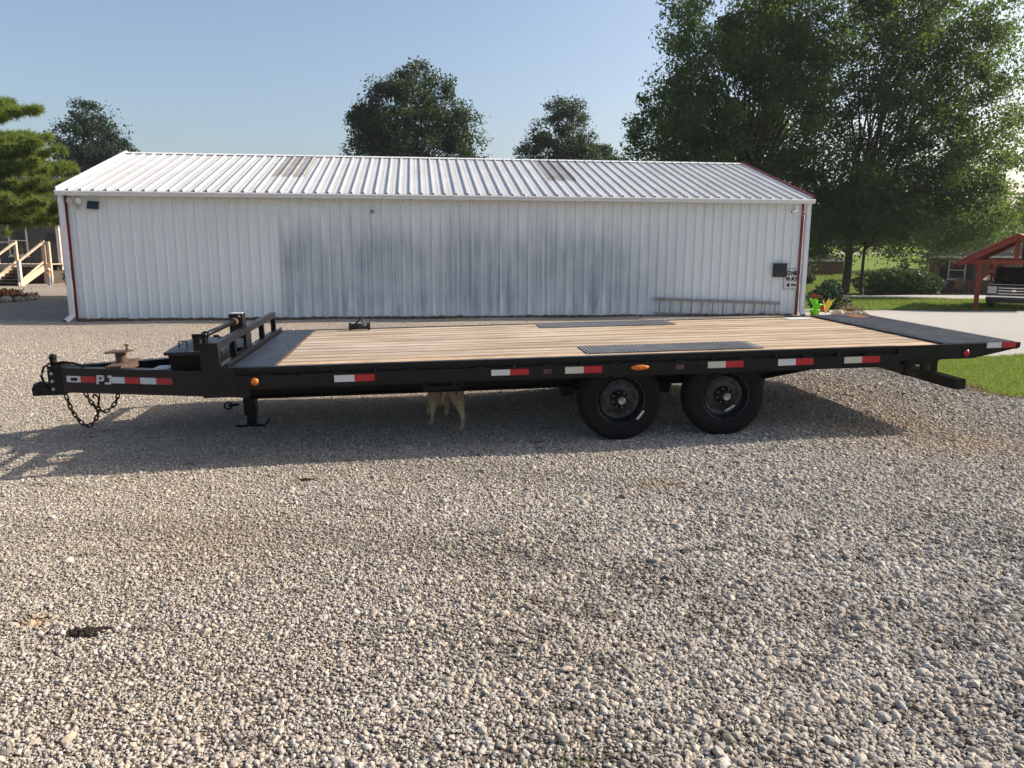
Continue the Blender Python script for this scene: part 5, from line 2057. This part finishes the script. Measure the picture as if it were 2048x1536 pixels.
for i in range(500):
    a = random.uniform(0, 6.28)
    L = random.uniform(.15, .42)
    p0 = Vector((random.gauss(0, .12), random.gauss(0, .1), random.uniform(0, .12)))
    d = Vector((math.cos(a) * .7, math.sin(a) * .7, random.uniform(.1, .8))).normalized() * L
    w = Vector((-math.sin(a), math.cos(a), 0)) * .012
    V += [p0 - w, p0 + w, p0 + d]
o = bpy.data.objects.new('leaves', np_mesh('leaves', np.array([tuple(v) for v in V]), 3, 'dry_leaf'))
COL.objects.link(o)
o.parent = dp

# ------------------------------------------------------------------ left: house, deck stairs, statue, flower bed
lh = empty('red_house', (-41.0, 38.0, Z(-30, 38)))
tag(lh, 'red house with white trim and grey lower wall behind the pine', 'house')
MB().box(0, 18.6, 0, 8, .9, 3.5).build('wall', 'siding_red', lh)
MB().box(15.6, 18.58, -.03, -.002, .9, 3.1).build('grey_wall', 'siding_grey', lh)
MB().prism([(-.4, 3.45), (8.4, 3.45), (8.4, 3.6), (4, 5.4), (-.4, 3.6)], 'X', -.4, 19.0).build('roof', 'shingle', lh)
MB().prism([(12.0, 3.3), (19.1, 3.3), (19.1, 3.45), (15.5, 4.7), (12.0, 3.45)], 'Y', -.5, 2).build('porch_roof', 'siding_red', lh)
mb = MB()
mb.bar((11.9, -.52, 3.38), (15.5, -.52, 4.72), .05, .16)
mb.bar((15.5, -.52, 4.72), (19.2, -.52, 3.38), .05, .16)
mb.box(18.5, 18.66, -.08, .02, .3, 3.35)
mb.build('white_trim', 'timber_white', lh)
MB().box(.3, 18.3, .1, 7.9, -.2, .9).build('skirting', 'timber_dark', lh)
for x in (16.6, 9.0):
    window(lh, x, -.04, 1.35, 2.7, .8, 'timber_white', False)
MB().box(13.6, 14.6, -.05, -.003, .92, 2.95).build('door', 'siding_red', lh)
MB().lathe([(.0, -.06), (.22, -.06), (.27, -.03), (.22, 0)], 20, 'Y', (18.2, -.06, 2.1)).build('wall_wreath', 'plastic_black', lh)

# wooden porch deck with stairs
dkx, dky = -22.05, 36.0
pd = empty('porch_stairs', (dkx, dky, Z(dkx, 34)))
tag(pd, 'wooden porch stairs with cream newel posts and cable rails', 'stairs')
DH = .92
for k in range(16):
    MB().box(-7.0, .25, .02 + k * .125, .02 + k * .125 + .115, DH - .03, DH).build('deck_plank', 'timber_cream', pd)
MB().box(-7.0, .25, -.02, .0, DH - .28, DH).build('fascia', 'timber_cream', pd)
MB().box(-7.0, .2, .3, 1.9, -.05, DH - .32).build('dark_underside', 'timber_dark', pd)
# stairs descend towards the camera, slightly right to left
SX0, SX1 = -1.25, -.05
nst = 6
for k in range(nst):
    y = -.02 - k * .30
    z = DH - (k + 1) * DH / (nst + 1)
    MB().box(SX0, SX1, y - .30, y, z - .035, z).build('tread', 'timber_dark', pd)
    MB().box(SX0, SX1, y - .02, y - .002, z - .13, z - .036).build('riser', 'timber_dark', pd)
for x in (SX0 - .05, SX1 + .05):
    MB().bar((x, .02, DH - .16), (x, -2.0, .0), .045, .26).build('stringer', 'timber_cream', pd)
    for y, zb_, zt in ((-1.85, -.02, 1.13), (.06, .0, DH + 1.08)):
        MB().box(x - .065, x + .065, y - .065, y + .065, zb_, zt).build('newel_post', 'timber_cream' if y > 0 else 'timber_white', pd)
    MB().bar((x, .0, DH + .98), (x, -1.85, 1.08), .12, .05).build('handrail', 'timber_cream', pd)
    MB().bar((x, .0, DH + .12), (x, -1.85, .20), .06, .08).build('lower_rail', 'timber_cream', pd)
    for j in range(4):
        f = .28 + .17 * j
        MB().tube([(x, .0, DH + f), (x, -1.85, f + .14)], .008, 5).build('rail_cable', 'black_steel', pd)
for x in (-6.9, -5.2, -3.4, -2.2):
    MB().box(x - .06, x + .06, .0, .12, .0, DH + 1.05).build('rail_post', 'timber_white', pd)
MB().box(-7.0, SX0 - .12, .02, .14, DH + .98, DH + 1.04).build('handrail', 'timber_cream', pd)
MB().box(-.05, .25, .02, .14, DH + .98, DH + 1.04).build('handrail', 'timber_cream', pd)
MB().box(.19, .31, .0, .12, .0, DH + 1.05).build('rail_post', 'timber_cream', pd)

# boy statue
stx, sty = -20.72, 34.1
stt = empty('garden_statue', (stx, sty, Z(stx, sty)), math.radians(-50))
tag(stt, 'small painted garden statue of a child in cap and jeans', 'statue')
J = [(0, 0, .40, (.075, .06)), (0, 0, .50, (.085, .065)), (0, 0, .585, (.05, .045)), (.07, .0, .36, (.045, .045)), (.072, -.01, .2, (.036, .04)), (.075, -.01, .05, (.034, .036)), (.075, -.05, .025, (.034, .024)),
     (-.07, .0, .36, (.045, .045)), (-.072, -.01, .2, (.036, .04)), (-.075, -.01, .05, (.034, .036)), (-.075, -.05, .025, (.034, .024))]
skin_obj('legs', [J[0]] + J[3:], [(0, 1), (1, 2), (2, 3), (3, 4), (0, 5), (5, 6), (6, 7), (7, 8)], 'statue_blue', stt)
skin_obj('torso', [(0, 0, .38, (.072, .058)), (0, 0, .47, (.082, .062)), (0, 0, .56, (.07, .055)), (.11, 0, .55, (.036, .036)), (.14, -.03, .45, (.03, .03)), (.10, -.10, .42, (.024, .024)),
                   (-.11, 0, .55, (.036, .036)), (-.14, -.03, .45, (.03, .03)), (-.10, -.10, .42, (.024, .024)), (0, 0, .61, (.035, .035))],
         [(0, 1), (1, 2), (2, 3), (3, 4), (4, 5), (2, 6), (6, 7), (7, 8), (2, 9)], 'statue_pink', stt)
hd_ = MB().blob((0, -.005, .70), (.075, .082, .085), 14, 10).build('head', 'statue_pink', stt, smooth=True)
MB().blob((0, -.088, .695), .014, 8, 6).build('nose', 'statue_pink', hd_)
for sx in (-1, 1):
    MB().blob((sx * .028, -.078, .715), .01, 8, 6).build('eye', 'sign_black', hd_)
    MB().blob((sx * .077, 0, .70), (.012, .02, .022), 8, 6).build('ear', 'statue_pink', hd_)
mb = MB().lathe([(.086, .735), (.082, .77), (.055, .80), (0, .81)], 16, 'Z')
mb.prism([(-.06, -.07), (.06, -.07), (.045, -.15), (-.045, -.15)], 'Z', .733, .742)
mb.build('cap', 'statue_white', stt, smooth=False)
MB().box(-.13, .13, -.12, .10, -.03, .012).build('base', 'statue_white', stt)

# flower bed ringed with round stones
bdx, bdy = -17.75, 26.2
bd_ = empty('flower_bed', (bdx, bdy, Z(bdx, bdy)))
tag(bd_, 'low bed of orange flowers at the left edge', 'flower bed')
MB().lathe([(.0, .16), (.45, .14), (.8, .05), (.95, -.05)], 24, 'Z').build('soil_mound', 'soil', bd_, smooth=True)
petals(bd_, (.1, -.1, .25), (.4, .3, .06), 500, 'flower_orange', .075)
petals(bd_, (.1, -.1, .20), (.45, .32, .06), 350, 'dry_leaf', .11, 'leaves')
petals(bd_, (.0, -.1, .22), (.45, .32, .06), 150, 'leaf_hedge', .10, 'leaves')
for k in range(16):
    a = 2 * math.pi * k / 16
    r_ = random.uniform(.12, .17)
    x, y = bdx + 1.05 * math.cos(a), bdy + 1.05 * math.sin(a)
    o = MB().blob((0, 0, 0), (r_ * 1.3, r_ * 1.1, r_ * .8), 10, 7, .08).build('border_stone', 'field_stone', None, (x, y, Z(x, y) + r_ * .45), True)
    tag(o, 'rounded tan stone in the ring around the orange flower bed', 'stone', 'stones ringing the flower bed')
# clutter under the porch
pt = empty('plant_pot', (-20.15, 34.6, Z(-20.15, 34.6)))
tag(pt, 'square brown pot with a dark plant right of the statue', 'pot')
MB().prism([(-.1, 0), (.1, 0), (.13, .22), (-.13, .22)], 'Y', -.12, .12).build('pot', 'brown_wood', pt)
petals(pt, (0, 0, .45), (.1, .1, .12), 160, 'leaf_dark', .09, 'leaves')
petals(pt, (0, 0, .55), (.1, .1, .08), 20, 'flower_red', .06, 'flowers')
bk = empty('metal_bracket', (-20.4, 36.4, Z(-20.4, 36.4)))
tag(bk, 'white metal U-shaped rack under the edge of the porch', 'rack')
MB().tube([(-.38, 0, .92), (-.36, -.02, .70), (.36, -.02, .70), (.38, 0, .92)], .025, 6).build('bar', 'plastic_white', bk)
MB().box(-.4, .4, .0, .05, .0, .92).build('stand', 'timber_dark', bk)
for x_ in (-19.2, -18.4):
    shrub('shrub', 'reddish shrub in shade near the porch by the barn corner' if x_ < -19 else 'dark low shrub beside the barn corner near the porch', (x_, 36.5, Z(x_, 36.5)), [(0, 0, .35, .5, .4, .4)], 900, .1, 'dry_leaf' if x_ < -19 else 'leaf_dark', int(-x_ * 10))


# ------------------------------------------------------------------ grass
def grass_patch(name, xs, ys, h, w, mat, lab, kind='stuff', dz=.012):
    n = len(xs)
    zb = G(xs, ys) + dz - .005
    a = RNG.uniform(0, 6.283, n)
    hh = h * np.exp(RNG.normal(0, .3, n))
    lx, ly = RNG.normal(0, .45, n) * hh, RNG.normal(0, .45, n) * hh
    wx, wy = np.cos(a) * w / 2, np.sin(a) * w / 2
    V = np.stack([np.stack([xs - wx, ys - wy, zb], -1), np.stack([xs + wx, ys + wy, zb], -1), np.stack([xs + lx, ys + ly, zb + hh], -1)], 1).reshape(-1, 3)
    o = bpy.data.objects.new(name, np_mesh(name, V, 3, mat))
    COL.objects.link(o)
    tag(o, lab, 'grass', kind=kind)
    return o


n = 150000
x = RNG.uniform(4.2, 13, n)
y = RNG.uniform(5.5, 13, n)
k = in_lawn_near(x, y) & (RNG.uniform(0, 1, n) < np.clip(1.4 - (x - 4) * .12, .2, 1))
grass_patch('grass', x[k], y[k], .034, .008, 'grass_blade', 'short green lawn grass behind the trailer tail')
n = 60000
x = RNG.uniform(4.0, 9, n)
y = RNG.uniform(5, 11.5, n)
k = in_lawn_near(x, y, -.16) & ~in_lawn_near(x, y, .10)
grass_patch('dry_grass', x[k], y[k], .035, .008, 'dry_grass', 'dry brown grass fringe along the gravel edge')
n = 60000
x = RNG.uniform(10, 34, n)
y = RNG.uniform(29.5, 44, n)
k = in_strip(x, y)
grass_patch('grass', x[k], y[k], .07, .03, 'grass_blade', 'bright mown grass strip beyond the gravel drive', dz=.03)
n = 50000
x = RNG.uniform(10, 40, n)
y = RNG.uniform(46.8, 66, n)
k = ~((x > 24) & (y < 48))
grass_patch('grass', x[k], y[k], .09, .05, 'grass_blade', 'shaded lawn grass under the big trees', dz=.05)
# a few weeds in the gravel
wx_, wy_ = [], []
for cx_, cy_, m_ in ((.22, 2.36, 14), (3.9, 6.4, 20)):
    wx_.append(RNG.normal(cx_, .03, m_))
    wy_.append(RNG.normal(cy_, .03, m_))
grass_patch('weeds', np.concatenate(wx_), np.concatenate(wy_), .035, .006, 'grass_blade', 'tiny weeds poking up through the gravel')

# distant woods closing the horizon
rng = np.random.default_rng(77)
n = 26000
th = rng.uniform(-.95, .95, n)
dd = rng.uniform(150, 190, n)
x, y = dd * np.sin(th), dd * np.cos(th)
hh = 7 + 2.5 * np.sin(th * 23) + 1.5 * np.sin(th * 61 + 1)
P = np.stack([x, y, G(x, y) + rng.uniform(0, 1, n) ** .7 * hh], -1)
o = bpy.data.objects.new('distant_woods', leaf_quads(P, 1.6, 'leaf_oak', 'distant_woods', rng=rng))
COL.objects.link(o)
tag(o, 'far line of dark woods on the horizon', 'woods', kind='stuff')

# ------------------------------------------------------------------ morning haze
hm = bpy.data.materials.new('haze_air')
hm.use_nodes = True
hm.node_tree.nodes.clear()
ho = hm.node_tree.nodes.new('ShaderNodeOutputMaterial')
hv = hm.node_tree.nodes.new('ShaderNodeVolumePrincipled')
hv.inputs['Color'].default_value = (.86, .92, 1.0, 1)
hv.inputs['Density'].default_value = .00028
hv.inputs['Anisotropy'].default_value = .1
hm.node_tree.links.new(hv.outputs[0], ho.inputs['Volume'])
MATS['haze_air'] = hm
hz_ = MB().box(-620, 620, -70, 920, -3.0, 24.0).build('haze', 'haze_air')
tag(hz_, 'thin morning haze', kind='stuff')

# ------------------------------------------------------------------ clumps of dirt on the gravel
for (x, y, lab, sc_) in ((-2.0, 3.32, 'dark lumpy clod of dirt on the gravel at lower left', 1.0), (-1.56, 5.55, 'small dark clod of dirt on the gravel in front of the trailer', .62)):
    mb = MB()
    for k in range(70):
        t = random.gauss(0, .5)
        r_ = random.uniform(.004, .019) * sc_ * (1.1 - min(1, abs(t)) * .6)
        mb.blob((t * .11 * sc_, random.gauss(0, .020) * sc_, r_ * .35), (r_ * 1.3, r_, r_ * .75), 7, 5, .32)
    tag(mb.build('dirt_clod', 'dung', None, (x, y, gz(x, y) + .004), False), lab, 'dirt')
